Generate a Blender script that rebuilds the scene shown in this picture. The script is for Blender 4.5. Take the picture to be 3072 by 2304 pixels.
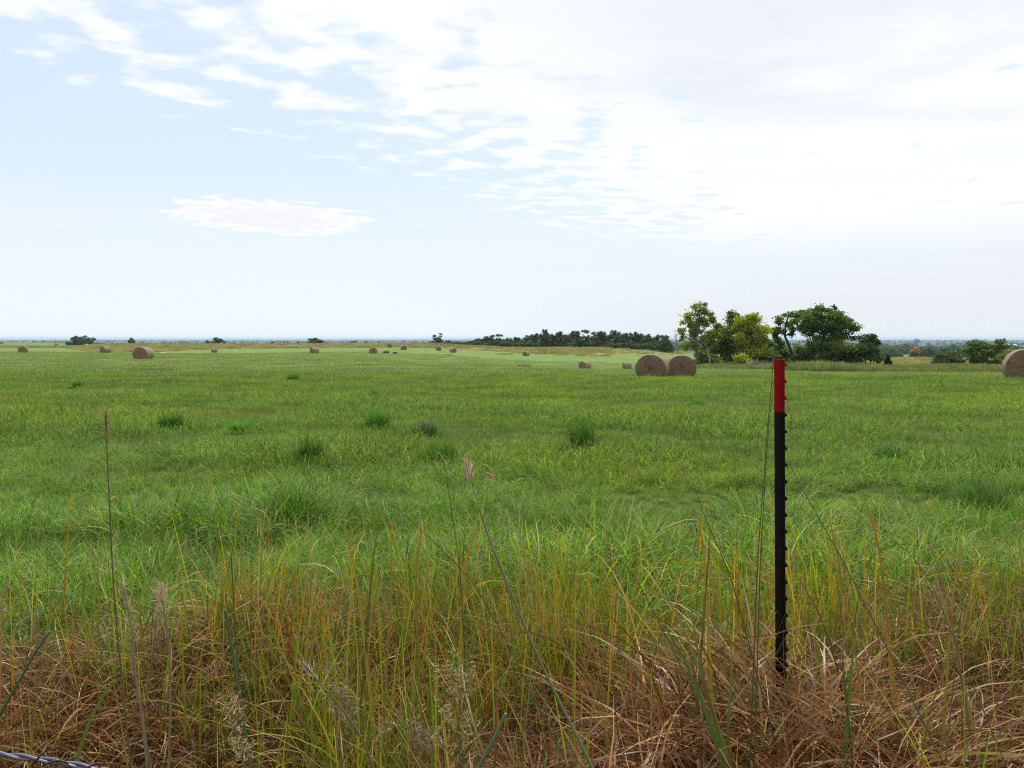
import bpy, math, random
import numpy as np
from mathutils import Vector

for o in list(bpy.data.objects):
    bpy.data.objects.remove(o, do_unlink=True)
SC = bpy.context.scene
COL = SC.collection
R = math.radians

# ------------------------------------------------------------------ camera
F, CX, HY, EYE = 2400.0, 1536.0, 1015.0, 1.5     # focal length / optical centre / horizon row of the photograph
cd = bpy.data.cameras.new('camera'); cam = bpy.data.objects.new('camera', cd); COL.objects.link(cam)
cd.sensor_fit = 'HORIZONTAL'; cd.sensor_width = 36.0; cd.lens = 36.0 * F / 3072.0
cd.shift_y = -(1152.0 - HY) / 3072.0
cd.clip_start = 0.05; cd.clip_end = 40000
cam.location = (0, 0, EYE); cam.rotation_euler = (R(90), 0, 0)
SC.camera = cam

# ------------------------------------------------------------------ light
SUN_EL, SUN_AZ = 56.0, 14.0                       # azimuth clockwise from the view direction (+Y)
sd = bpy.data.lights.new('sun', 'SUN'); sd.energy = 4.4; sd.angle = R(4); sd.color = (1.0, 0.95, 0.87)
sun = bpy.data.objects.new('sun', sd); COL.objects.link(sun)
sdir = Vector((math.sin(R(SUN_AZ)) * math.cos(R(SUN_EL)), math.cos(R(SUN_AZ)) * math.cos(R(SUN_EL)), math.sin(R(SUN_EL))))
sun.rotation_euler = (-sdir).to_track_quat('-Z', 'Y').to_euler()
sun.location = (20, 40, 60)

SC.view_settings.view_transform = 'Standard'; SC.view_settings.look = 'None'
SC.view_settings.gamma = 1; SC.view_settings.use_curve_mapping = False
SC.view_settings.exposure = 0.0
SC.render.engine = 'CYCLES'
cy = SC.cycles
cy.use_denoising = False
cy.pixel_filter_type = 'BLACKMAN_HARRIS'; cy.filter_width = 1.15
cy.max_bounces = 6; cy.diffuse_bounces = 3; cy.glossy_bounces = 2; cy.transmission_bounces = 3; cy.volume_bounces = 0
cy.use_adaptive_sampling = False

class N:
    """small helper for node trees"""
    def __init__(s, nt): s.nt = nt; s.nt.nodes.clear()
    def new(s, t, **kw):
        n = s.nt.nodes.new(t)
        for k, v in kw.items(): setattr(n, k, v)
        return n
    def put(s, sock, v):
        if hasattr(v, 'is_linked') or hasattr(v, 'links'): s.nt.links.new(v, sock)
        elif v is not None: sock.default_value = v
    def math(s, op, a, b=None, c=None, clamp=False):
        n = s.new('ShaderNodeMath', operation=op, use_clamp=clamp)
        s.put(n.inputs[0], a)
        if b is not None: s.put(n.inputs[1], b)
        if c is not None: s.put(n.inputs[2], c)
        return n.outputs[0]
    def mix(s, f, a, b, mode='MIX'):
        n = s.new('ShaderNodeMix', data_type='RGBA', blend_type=mode)
        n.clamp_factor = True
        s.put(n.inputs['Factor'], f)
        s.put(n.inputs[6], a if not isinstance(a, tuple) else (*a, 1)[:4]); s.put(n.inputs[7], b if not isinstance(b, tuple) else (*b, 1)[:4])
        return n.outputs[2]
    def sstep(s, x, lo, hi, to0=0.0, to1=1.0):
        n = s.new('ShaderNodeMapRange', interpolation_type='SMOOTHSTEP')
        s.put(n.inputs[0], x); n.inputs[1].default_value = lo; n.inputs[2].default_value = hi
        n.inputs[3].default_value = to0; n.inputs[4].default_value = to1
        return n.outputs[0]
    def noise(s, vec, scale, detail=3, rough=0.55, dist=0.0):
        n = s.new('ShaderNodeTexNoise'); n.inputs['Scale'].default_value = scale
        n.inputs['Detail'].default_value = detail; n.inputs['Roughness'].default_value = rough
        n.inputs['Distortion'].default_value = dist
        if vec is not None: s.put(n.inputs['Vector'], vec)
        return n.outputs[0]
    def comb(s, x, y, z):
        n = s.new('ShaderNodeCombineXYZ'); s.put(n.inputs[0], x); s.put(n.inputs[1], y); s.put(n.inputs[2], z)
        return n.outputs[0]
    def sep(s, v):
        n = s.new('ShaderNodeSeparateXYZ'); s.put(n.inputs[0], v); return n.outputs
    def mapping(s, v, scale):
        n = s.new('ShaderNodeMapping'); s.put(n.inputs[0], v); n.inputs['Scale'].default_value = scale
        return n.outputs[0]

# ------------------------------------------------------------------ sky: Nishita behind a sheet of altocumulus
world = bpy.data.worlds.new('World'); SC.world = world; world.use_nodes = True
w = N(world.node_tree)
wo = w.new('ShaderNodeOutputWorld'); bg = w.new('ShaderNodeBackground'); bg.inputs[1].default_value = 0.1
sky = w.new('ShaderNodeTexSky'); sky.sky_type = 'NISHITA'; sky.sun_disc = False
sky.sun_elevation = R(SUN_EL); sky.sun_rotation = R(SUN_AZ); sky.air_density = 1.2; sky.dust_density = 1.2
tc = w.new('ShaderNodeTexCoord'); dirv = tc.outputs['Generated']
dx, dy, dz = w.sep(dirv)
zc = w.math('MAXIMUM', dz, 0.03)
X = w.math('DIVIDE', dx, zc); Y = w.math('DIVIDE', dy, zc)
plane = w.comb(X, Y, 0.0)
s_edge = w.math('SUBTRACT', w.math('MULTIPLY', w.math('ADD', X, 1.55), 0.905), w.math('MULTIPLY', w.math('SUBTRACT', Y, 2.74), 0.425))
n_cell = w.noise(plane, 4.0, 6, 0.52, 0.15)
n_mid = w.noise(plane, 1.1, 3, 0.5)
cover = w.math('MINIMUM', w.math('MULTIPLY', w.math('SUBTRACT', s_edge, 0.42), 0.16), w.math('MULTIPLY', w.math('ADD', s_edge, 0.02), 0.6))
cover = w.math('MINIMUM', w.math('MAXIMUM', cover, -0.45), 0.235)
dens = w.math('ADD', w.math('ADD', n_cell, cover), w.math('MULTIPLY', w.math('SUBTRACT', n_mid, 0.5), 0.35))
deck = w.sstep(w.math('ADD', dens, w.math('MULTIPLY', w.math('SUBTRACT', w.noise(plane, 11.0, 4, 0.6), 0.5), 0.10)), 0.425, 0.635)
deck = w.math('MULTIPLY', deck, w.sstep(dz, 0.085, 0.15))
# the single lens-shaped cloud
ex = w.math('POWER', w.math('ABSOLUTE', w.math('DIVIDE', w.math('ADD', X, 2.02), 0.86)), 1.6)
ey = w.math('POWER', w.math('ABSOLUTE', w.math('DIVIDE', w.math('SUBTRACT', Y, 6.72), 1.15)), 1.6)
el = w.math('SUBTRACT', 1.0, w.math('ADD', ex, ey))
el = w.math('ADD', el, w.math('MULTIPLY', w.math('SUBTRACT', w.noise(plane, 3.6, 7, 0.62), 0.5), 2.7))
lens_c = w.math('MULTIPLY', w.sstep(el, 0.0, 0.35), 0.95)
# thin streaks low down
strk = w.noise(w.comb(w.math('MULTIPLY', X, 0.25), w.math('MULTIPLY', Y, 0.42), 3.0), 1.6, 4, 0.5, 0.4)
streaks = w.math('MULTIPLY', w.math('MULTIPLY', w.sstep(strk, 0.48, 0.66), w.sstep(dz, 0.20, 0.09)), w.math('MULTIPLY', w.sstep(dz, 0.03, 0.07), 0.4))
# colours (times ten, the background strength is 0.1)
blue = w.mix(0.66, sky.outputs[0], (8.8, 10.2, 11.8))
hazec = w.mix(w.sstep(X, -4, 8), (8.9, 9.6, 10.6), (8.4, 8.75, 9.3))
base = w.mix(w.sstep(dz, 0.24, 0.01), blue, hazec)
dotn = w.new('ShaderNodeVectorMath', operation='DOT_PRODUCT'); w.put(dotn.inputs[0], dirv); dotn.inputs[1].default_value = sdir
glow = w.math('POWER', w.math('MAXIMUM', dotn.outputs['Value'], 0.0), 3.0)
thick = w.sstep(w.noise(w.comb(w.math('MULTIPLY', X, 0.5), w.math('MULTIPLY', Y, 0.8), 7.0), 1.3, 5, 0.6, 0.3), 0.36, 0.66)
thick = w.math('MULTIPLY', w.math('MULTIPLY', thick, w.sstep(dz, 0.14, 0.30)), w.sstep(w.math('ADD', X, w.math('MULTIPLY', Y, -0.10)), -0.9, 0.5))
ccol = w.mix(thick, (10.1, 10.2, 10.4), (8.05, 8.40, 9.05))
ccol = w.mix(w.math('MULTIPLY', glow, 0.3), ccol, (12.5, 12.3, 12.0))
out = w.mix(streaks, base, (9.3, 9.3, 9.5))
out = w.mix(lens_c, out, w.mix(w.sstep(el, 0.2, 0.9), (10.2, 10.2, 10.4), (9.2, 9.25, 10.0)))
out = w.mix(w.math('MULTIPLY', deck, 0.88), out, ccol)
w.put(bg.inputs[0], out); w.put(wo.inputs[0], bg.outputs[0])

# ------------------------------------------------------------------ mesh helpers
def mesh_np(name, V, Q, C=None, smooth=True, T=None):
    """mesh from arrays: V (n,3), Q (m,4) quads, T (k,3) triangles, C (n,3) tint"""
    me = bpy.data.meshes.new(name)
    V = np.asarray(V, np.float32); Q = np.zeros((0, 4), np.int32) if Q is None else np.asarray(Q, np.int32)
    T = np.zeros((0, 3), np.int32) if T is None else np.asarray(T, np.int32)
    me.vertices.add(len(V)); me.vertices.foreach_set('co', V.ravel())
    nl = Q.size + T.size
    me.loops.add(nl); me.loops.foreach_set('vertex_index', np.concatenate([Q.ravel(), T.ravel()]).astype(np.int32))
    me.polygons.add(len(Q) + len(T))
    st = np.concatenate([np.arange(len(Q)) * 4, Q.size + np.arange(len(T)) * 3]).astype(np.int32)
    me.polygons.foreach_set('loop_start', st)
    me.polygons.foreach_set('use_smooth', np.full(len(Q) + len(T), smooth, bool))
    if C is not None:
        a = me.color_attributes.new('tint', 'FLOAT_COLOR', 'POINT')
        a.data.foreach_set('color', np.concatenate([np.asarray(C, np.float32), np.ones((len(V), 1), np.float32)], 1).ravel())
    me.update(calc_edges=True); me.validate()
    return me

class MB:
    """collects pieces into one mesh"""
    def __init__(s): s.V = []; s.Q = []; s.T = []; s.C = []; s.n = 0
    def add(s, V, Q=None, T=None, C=(1, 1, 1)):
        V = np.asarray(V, float).reshape(-1, 3)
        s.V.append(V)
        if Q is not None and len(Q): s.Q.append(np.asarray(Q).reshape(-1, 4) + s.n)
        if T is not None and len(T): s.T.append(np.asarray(T).reshape(-1, 3) + s.n)
        C = np.asarray(C, float); s.C.append(np.broadcast_to(C, (len(V), 3)))
        s.n += len(V)
    def tube(s, pts, rad, sides=6, C=(1, 1, 1), cap=True):
        pts = np.asarray(pts, float); rad = np.broadcast_to(np.asarray(rad, float), (len(pts),))
        t = np.gradient(pts, axis=0); t /= np.linalg.norm(t, axis=1)[:, None] + 1e-9
        up = np.array([0.0, 0, 1]) if abs(t[0][2]) < 0.8 else np.array([0.0, 1, 0])
        V = []
        for p, d, r in zip(pts, t, rad):
            a = np.cross(d, up); a /= np.linalg.norm(a) + 1e-9; b = np.cross(d, a); up = -np.cross(d, a) if False else np.cross(a, d)
            k = np.arange(sides) * 2 * math.pi / sides
            V.append(p + r * (np.cos(k)[:, None] * a + np.sin(k)[:, None] * b))
        V = np.concatenate(V); n = len(pts)
        i = np.arange(n - 1)[:, None] * sides; j = np.arange(sides)[None]; j2 = (j + 1) % sides
        Q = np.stack([i + j, i + j2, i + sides + j2, i + sides + j], -1).reshape(-1, 4)
        T = []
        if cap:
            V = np.concatenate([V, pts[:1], pts[-1:]]); c0 = n * sides
            for k in range(sides):
                T.append([c0, (k + 1) % sides, k]); T.append([c0 + 1, (n - 1) * sides + k, (n - 1) * sides + (k + 1) % sides])
        cc = np.asarray(C, float)
        if cc.ndim == 2: cc = np.concatenate([np.repeat(cc, sides, 0), cc[:1], cc[-1:]][:3 if cap else 1])
        s.add(V, Q, T, cc)
    def box(s, lo, hi, C=(1, 1, 1)):
        lo, hi = np.array(lo, float), np.array(hi, float)
        V = [[(lo, hi)[i][0], (lo, hi)[j][1], (lo, hi)[k][2]] for i in (0, 1) for j in (0, 1) for k in (0, 1)]
        s.add(V, [[0, 1, 3, 2], [4, 6, 7, 5], [0, 4, 5, 1], [2, 3, 7, 6], [0, 2, 6, 4], [1, 5, 7, 3]], None, C)
    def prism(s, prof, axis_pts, C=(1, 1, 1)):
        """closed polygon prof (k,3) swept by offsets axis_pts (n,3)"""
        prof = np.asarray(prof, float); k = len(prof); n = len(axis_pts)
        V = np.concatenate([prof + np.asarray(a, float) for a in axis_pts])
        Q = [[i * k + j, i * k + (j + 1) % k, (i + 1) * k + (j + 1) % k, (i + 1) * k + j] for i in range(n - 1) for j in range(k)]
        T = [[0, j + 1, j] for j in range(1, k - 1)] + [[(n - 1) * k, (n - 1) * k + j, (n - 1) * k + j + 1] for j in range(1, k - 1)]
        s.add(V, Q, T, C)
    def mesh(s, name, smooth=True):
        return mesh_np(name, np.concatenate(s.V), np.concatenate(s.Q) if s.Q else None, np.concatenate(s.C), smooth,
                       np.concatenate(s.T) if s.T else None)

def link(name, me, mat=None, parent=None, loc=None, rz=None):
    o = bpy.data.objects.new(name, me); COL.objects.link(o)
    if mat is not None and not me.materials: me.materials.append(mat)
    if parent is not None: o.parent = parent
    if loc is not None: o.location = loc
    if rz is not None: o.rotation_euler = (0, 0, rz)
    return o
def tag(o, label=None, cat=None, group=None, kind=None):
    if label: o['label'] = label
    if cat: o['category'] = cat
    if group: o['group'] = group
    if kind: o['kind'] = kind
    return o
def empty(name, loc, label, cat, group=None, rz=0.0, scale=1.0):
    o = bpy.data.objects.new(name, None); COL.objects.link(o); o.location = loc; o.rotation_euler = (0, 0, rz)
    o.scale = (scale,) * 3; o.empty_display_size = 0.2
    return tag(o, label, cat, group)
def copy_tree(o, parent=None):
    c = o.copy(); COL.objects.link(c)
    if parent is not None: c.parent = parent
    for ch in list(o.children): copy_tree(ch, c)
    return c

def pt(px, py, d):
    """the point at forward distance d (metres) seen at pixel (px, py) of the photograph"""
    return np.array([(px - CX) / F * d, d, EYE - (py - HY) / F * d])

# ------------------------------------------------------------------ terrain
GP = []                                            # (px, distance, drop below the eye)
for px in (-2500, -800, 400, 1000, 1536, 2100, 2700, 3100, 3900, 5500):
    GP += [(px, 0.6, 1.5), (px, 1.5, 1.5), (px, 3.0, 1.5), (px, 5.0, 1.5), (px, 8.0, 1.54), (px, 14, 1.62), (px, 24, 1.75), (px, 1500, 20), (px, 3000, 21), (px, 7000, 22), (px, 16000, 22)]
for px in (-2500, -800, 1000, 2100, 2700, 3900, 5500): GP += [(px, 39, 1.95)]
GP += [(1950, 39, 1.95), (3060, 37, 1.97), (430, 85, 2.24), (430, 40, 1.92), (1200, 40, 1.95), (1100, 85, 2.5), (1560, 80, 2.9), (1754, 80, 3.4)]
for px in (-2500, -800): GP += [(px, 85, 2.3), (px, 160, 3.0), (px, 300, 3.7), (px, 500, 4.6), (px, 800, 4.0), (px, 1100, 9)]
for px in (3900, 5500): GP += [(px, 80, 3.1), (px, 120, 4.3), (px, 200, 7), (px, 400, 12), (px, 700, 15)]
GP += [(69, 160, 2.93), (316, 160, 2.93), (0, 300, 3.6), (0, 500, 4.6), (0, 800, 4.0), (0, 1150, 9), (170, 500, 4.8), (250, 800, 4.6), (350, 300, 3.9), (395, 470, 3.7), (395, 800, 9.0),
       (642, 240, 4.3), (642, 300, 4.0), (642, 350, 3.4), (642, 410, 3.05), (642, 600, 9),
       (943, 170, 3.15), (943, 300, 3.45), (943, 400, 2.9), (943, 600, 9), (1119, 170, 3.33), (1169, 250, 2.85), (1211, 215, 3.13), (1200, 330, 2.3), (1200, 480, 7),
       (1316, 230, 3.35), (1358, 225, 4.1), (1358, 270, 3.9), (1358, 330, 3.05), (1400, 480, 8), (1578, 240, 5.3), (1578, 270, 4.8), (1578, 310, 3.5), (1600, 430, 7),
       (1754, 135, 5.2), (1754, 230, 5.2), (1754, 280, 3.65), (1754, 400, 7), (1900, 135, 5.3), (1900, 220, 5.5), (1900, 270, 3.85), (1900, 400, 8), (2020, 135, 5.0), (2020, 275, 4.8), (2020, 400, 9)]
for px in (2120, 2350, 2600): GP += [(px, 60, 2.6), (px, 80, 3.1), (px, 97, 3.5), (px, 150, 5.2), (px, 250, 8), (px, 400, 12)]
GP += [(2700, 60, 2.6), (2700, 80, 3.0), (2700, 120, 4.2), (2700, 150, 5.0), (2700, 250, 6.0), (2700, 330, 10), (2850, 60, 2.6), (2850, 120, 4.25), (2850, 200, 5.7), (2850, 290, 9),
       (3060, 60, 2.6), (3060, 120, 4.4), (3060, 200, 7), (3060, 400, 12)]
for px in (500, 1000, 1500, 2000): GP += [(px, 900, 14)]
for px in (2300, 2700, 3060): GP += [(px, 700, 15)]
GP = np.array(GP, float)
def uv_of(px, d): return np.stack([np.clip(px, -2500, 5500) / 520.0, np.log(np.maximum(d, 0.5)) * 2.0], -1)
_c = uv_of(GP[:, 0], GP[:, 1])
def _phi(a, b): return np.sqrt(((a[:, None] - b[None]) ** 2).sum(-1) + 0.12)
_w = np.linalg.solve(_phi(_c, _c) - 0.03 * np.eye(len(_c)), GP[:, 2] - 5.0)
def pxd(x, y):
    az = np.clip(np.arctan2(x, y), -1.03, 1.03); r = np.hypot(x, y)
    return CX + F * np.tan(az), r * np.cos(az)
def height(x, y):
    x = np.asarray(x, float).ravel(); y = np.asarray(y, float).ravel()
    px, d = pxd(x, y); out = np.empty(len(x)); uv = uv_of(px, d)
    for i in range(0, len(x), 20000): out[i:i + 20000] = _phi(uv[i:i + 20000], _c) @ _w
    drop = out + 5.0
    drop = np.where(d < 4.5, 1.5 + (drop - 1.5) * np.clip((d - 3) / 1.5, 0, 1), drop)
    roll = np.sin(x * 0.011 + 1.3) * np.sin(y * 0.004 + x * 0.002) + 0.5 * np.sin(x * 0.005 - y * 0.0023)
    drop = drop - np.clip((d - 900) / 1500, 0, 1) * 1.6 * roll
    drop = drop - 0.03 * np.clip((d - 5) / 5, 0, 1) * (np.sin(x * 0.9 + np.sin(y * 0.4)) * np.sin(y * 0.7 + 1.0))
    return EYE - drop
def gz(x, y): return float(height([x], [y])[0])
def ground(px, d):
    x = (px - CX) / F * d
    return np.array([x, d, gz(x, d)])
def smooth(x, a, b):
    t = np.clip((x - a) / (b - a), 0, 1); return t * t * (3 - 2 * t)

# edge of the mown field along the tan strip, as image rows over columns (d between 110 and 900)
EDGE_PX = [-3000, 0, 60, 190, 290, 470, 640, 800, 1000, 1200, 1300, 1400, 1500, 1700, 1850, 1950, 2040]
EDGE_PY = [1045, 1046, 1043, 1043, 1057, 1056, 1047.5, 1045.5, 1043.5, 1042, 1045, 1051, 1056, 1066, 1073, 1074, 1066]
def tan_mask(x, y, z=None):
    px, d = pxd(x, y); z = height(x, y) if z is None else z
    py = HY + (EYE - z) * F / d
    e = np.interp(px, EDGE_PX, EDGE_PY)
    m = smooth(e - py, -0.8, 0.8) * (d > 110) * smooth(-d, -1000, -650)
    m = m * np.where(px < 260, smooth(py, 1036, 1041), 1.0)           # far left: green again behind a narrow strip
    m = np.maximum(m, smooth(px, 2520, 2680) * smooth(d, 92, 115) * smooth(-d, -420, -320))   # the slope right of the trees
    m = m * np.where((px > 1840) & (px < 2100), smooth(-py, -1066, -1060) * 0.4, 1.0)
    return np.clip(m, 0, 1)

rngG = np.random.default_rng(5)
rings = np.concatenate([np.geomspace(0.4, 30, 60), np.geomspace(30.8, 110, 45)[1:], np.geomspace(112, 520, 150), np.geomspace(530, 17000, 90)])
angs = np.concatenate([np.linspace(-42, 42, 300), np.linspace(42, 318, 70)[1:-1]]); angs = np.radians(angs)
rr, aa = np.meshgrid(rings, angs, indexing='ij')
gx, gy = (rr * np.sin(aa)).ravel(), (rr * np.cos(aa)).ravel()
gzv = height(gx, gy)
nr, na = rr.shape
i = np.arange(nr - 1)[:, None] * na; j = np.arange(na)[None]; j2 = (j + 1) % na
GQ = np.stack([i + j, i + j2, i + na + j2, i + na + j], -1).reshape(-1, 4)
gpx, gd = pxd(gx, gy)
tanm = tan_mask(gx, gy, gzv)[:, None]
GREEN, TAN, DRY, FARG = (np.array(c) for c in ((0.055, 0.085, 0.018), (0.230, 0.225, 0.085), (0.045, 0.028, 0.014), (0.060, 0.100, 0.045)))
gc = GREEN[None] * np.ones((len(gx), 1))
mid = smooth(gd, 25, 90)[:, None]; gc = gc * (1 - mid) + np.array((0.135, 0.205, 0.058)) * mid
gc = gc * (1 - tanm) + TAN * tanm
dr = (1 - smooth(gd, 3.3, 4.6))[:, None]; gc = gc * (1 - dr) + DRY * dr
fr = smooth(gd, 520, 1000)[:, None]; gc = gc * (1 - fr) + FARG * fr
V = np.stack([gx, gy, gzv], -1)
V = np.concatenate([V, [[0, 0, EYE - 1.5]]]); gc = np.concatenate([gc, DRY[None]])
GT = np.stack([np.full(na, len(V) - 1), (np.arange(na) + 1) % na, np.arange(na)], -1)
ground_me = mesh_np('ground', V, GQ[:, ::-1], gc, True, GT)

def mat_new(name):
    m = bpy.data.materials.new(name); m.use_nodes = True; return m, N(m.node_tree)
def principled(n, col, rough=0.8, spec=0.2, normal=None, metal=0.0):
    p = n.new('ShaderNodeBsdfPrincipled'); n.put(p.inputs['Base Color'], col if not isinstance(col, tuple) else (*col, 1)[:4])
    n.put(p.inputs['Roughness'], rough); p.inputs['Specular IOR Level'].default_value = spec; p.inputs['Metallic'].default_value = metal
    if normal is not None: n.put(p.inputs['Normal'], normal)
    return p
def finish(m, n, sh):
    o = n.new('ShaderNodeOutputMaterial'); n.put(o.inputs[0], sh); return m
def attr(n, name='tint'):
    a = n.new('ShaderNodeAttribute'); a.attribute_name = name; return a.outputs['Color']
def field_variation(n, col):
    """patches of yellower, browner and bluer grass, the same over blades and soil"""
    pos = n.new('ShaderNodeNewGeometry').outputs['Position']
    p1 = n.mapping(pos, (0.10, 0.16, 0.0)); p2 = n.mapping(pos, (0.34, 0.55, 0.0))
    a = n.noise(p1, 1.0, 4, 0.6); b = n.noise(p2, 1.0, 4, 0.6, 0.3)
    c = n.noise(n.mapping(pos, (0.05, 0.30, 0.0)), 1.3, 3, 0.6)
    col = n.mix(n.math('MULTIPLY', n.sstep(a, 0.46, 0.66), 0.8), col, n.mix(1.0, col, (1.40, 1.16, 0.75), 'MULTIPLY'))
    col = n.mix(n.math('MULTIPLY', n.sstep(b, 0.50, 0.68), 0.6), col, n.mix(1.0, col, (0.64, 0.86, 0.78), 'MULTIPLY'))
    d2 = n.noise(n.mapping(pos, (0.16, 0.75, 0.0)), 1.0, 3, 0.55, 0.4)
    col = n.mix(n.math('MULTIPLY', n.sstep(d2, 0.50, 0.66), 0.55), col, n.mix(1.0, col, (0.66, 0.68, 0.7), 'MULTIPLY'))
    col = n.mix(n.math('MULTIPLY', n.sstep(c, 0.54, 0.72), 0.75), col, n.mix(1.0, col, (1.35, 0.98, 1.0), 'MULTIPLY'))
    return col

gm, n = mat_new('grass_ground')
pos = n.new('ShaderNodeNewGeometry').outputs['Position']
gcol = field_variation(n, attr(n))
fine = n.noise(n.mapping(pos, (1.0, 0.6, 0.0)), 2.2, 6, 0.7)
gcol = n.mix(1.0, gcol, n.mix(fine, (0.62, 0.66, 0.6), (1.35, 1.3, 1.3)), 'MULTIPLY')
far = n.noise(n.mapping(pos, (0.004, 0.0018, 0.0)), 1.0, 5, 0.62)
gsep = n.sep(pos)
isfar = n.sstep(gsep[1], 600, 1100)
gcol = n.mix(n.math('MULTIPLY', isfar, n.sstep(far, 0.44, 0.56)), gcol, (0.030, 0.052, 0.026))
gcol = n.mix(n.math('MULTIPLY', isfar, n.sstep(far, 0.60, 0.68)), gcol, (0.12, 0.135, 0.055))
finish(gm, n, principled(n, gcol, 0.95, 0.05).outputs[0])
tag(link('ground', ground_me, gm), kind='structure')

# air: one closed box round everything
hb = MB(); hb.box((-18000, -18000, EYE - 30), (18000, 18000, EYE + 9))
hm, n = mat_new('air_haze')
pv = n.new('ShaderNodeVolumePrincipled'); pv.inputs['Color'].default_value = (0.62, 0.81, 1.0, 1)
pv.inputs['Density'].default_value = 0.00010; pv.inputs['Anisotropy'].default_value = 0.2
ho = n.new('ShaderNodeOutputMaterial'); n.put(ho.inputs['Volume'], pv.outputs[0])
tag(link('haze', hb.mesh('haze', False), hm), kind='stuff')

# ------------------------------------------------------------------ plant materials
def leaf_material(name, variation=False, transl=0.35, rough=0.5, mult=None, spec=0.25, rnd=0.35):
    m, n = mat_new(name)
    c = attr(n)
    if variation: c = field_variation(n, c)
    oi = n.new('ShaderNodeObjectInfo')
    lo = 1 - rnd; hi = 1 + rnd
    c = n.mix(1.0, c, n.mix(oi.outputs['Random'], (lo, lo, lo), (hi, hi, hi)), 'MULTIPLY')
    if mult: c = n.mix(1.0, c, mult, 'MULTIPLY')
    p = principled(n, c, rough, spec)
    t = n.new('ShaderNodeBsdfTranslucent'); n.put(t.inputs[0], n.mix(1.0, c, (1.25, 1.2, 0.75), 'MULTIPLY'))
    mx = n.new('ShaderNodeMixShader'); mx.inputs[0].default_value = transl
    n.put(mx.inputs[1], p.outputs[0]); n.put(mx.inputs[2], t.outputs[0])
    return finish(m, n, mx.outputs[0])
M_GREEN = leaf_material('green_grass', True, 0.42, 0.45, spec=0.16, rnd=0.4)
M_DRY = leaf_material('dry_grass', False, 0.15, 0.45, spec=0.3, rnd=0.4)
M_STALK = leaf_material('stalk_grass', False, 0.35, 0.5, spec=0.2, rnd=0.35)
M_LEAF = leaf_material('tree_leaves', False, 0.45, 0.5, rnd=0.0)
M_STEM = leaf_material('grass_stem', False, 0.15, 0.55, rnd=0.0)
M_ROUGH = leaf_material('rough_grass', False, 0.4, 0.6, spec=0.1, rnd=0.45)
def bark_material():
    m, n = mat_new('tree_bark'); oc = n.new('ShaderNodeTexCoord').outputs['Object']
    c = n.mix(1.0, attr(n), n.mix(n.noise(n.mapping(oc, (4, 4, 1)), 3.0, 5, 0.65), (0.45, 0.45, 0.45), (1.5, 1.5, 1.5)), 'MULTIPLY')
    return finish(m, n, principled(n, c, 0.9, 0.1).outputs[0])
M_BARK = bark_material()

# ------------------------------------------------------------------ grass
def blades(rng, N_, R_, L, th0, bend, W, palette, nseg=5, curl=0.4, p=1.0, face=0.0, power=0.5):
    """N_ ribbons rooted in a disc: L length range, th0 lean range, bend range (radians over the blade), W width range"""
    rad = R_ * np.sqrt(rng.random(N_)); ph = rng.random(N_) * 2 * np.pi
    bx, by = rad * np.cos(ph), rad * np.sin(ph)
    az = rng.random(N_) * 2 * np.pi
    U = lambda a: a[0] + (a[1] - a[0]) * rng.random(N_)
    Ls, t0, bd, Ws = U(L), U(th0), U(bend), U(W)
    cu = (rng.random(N_) - 0.5) * 2 * curl; roll = (rng.random(N_) - 0.5) * 2.2
    t = np.linspace(0, 1, nseg + 1)
    th = t0[:, None] + bd[:, None] * t[None] ** 1.4
    aza = az[:, None] + cu[:, None] * t[None] * 2
    d = np.stack([np.sin(th) * np.cos(aza), np.sin(th) * np.sin(aza), np.cos(th)], -1) * (Ls / nseg)[:, None, None]
    P = np.concatenate([np.zeros((N_, 1, 3)), np.cumsum((d[:, 1:] + d[:, :-1]) / 2, 1)], 1)
    P[:, :, 0] += bx[:, None]; P[:, :, 1] += by[:, None]
    P[:, :, 2] = np.maximum(P[:, :, 2], 0.006 + 0.02 * rng.random(N_)[:, None])
    sd = np.stack([-np.sin(aza) * np.cos(roll)[:, None], np.cos(aza) * np.cos(roll)[:, None], np.sin(roll)[:, None] * np.ones_like(aza)], -1)
    wt = Ws[:, None] * np.maximum((1 - t[None]) ** power * (0.65 + 0.8 * t[None] * (1 - t[None]) * 1.6), 0.04)
    Vt = np.stack([P - sd * wt[..., None] / 2, P + sd * wt[..., None] / 2], 2)     # N, nseg+1, 2, 3
    k = np.array([q[2] for q in palette], float); k /= k.sum(); ch = rng.choice(len(palette), N_, p=k)
    c0 = np.array([q[0] for q in palette])[ch]; c1 = np.array([q[1] for q in palette])[ch]
    br = (0.7 + 0.6 * rng.random(N_))[:, None, None]
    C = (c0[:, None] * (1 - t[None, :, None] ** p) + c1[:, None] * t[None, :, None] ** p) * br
    C = np.repeat(C[:, :, None], 2, 2)
    b = (np.arange(N_) * (nseg + 1) * 2)[:, None] + (np.arange(nseg) * 2)[None]
    Q = np.stack([b, b + 1, b + 3, b + 2], -1).reshape(-1, 4)
    return Vt.reshape(-1, 3), Q, C.reshape(-1, 3)
def clump(parts):
    m = MB()
    for V_, Q_, C_ in parts: m.add(V_, Q_, None, C_)
    return m

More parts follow.
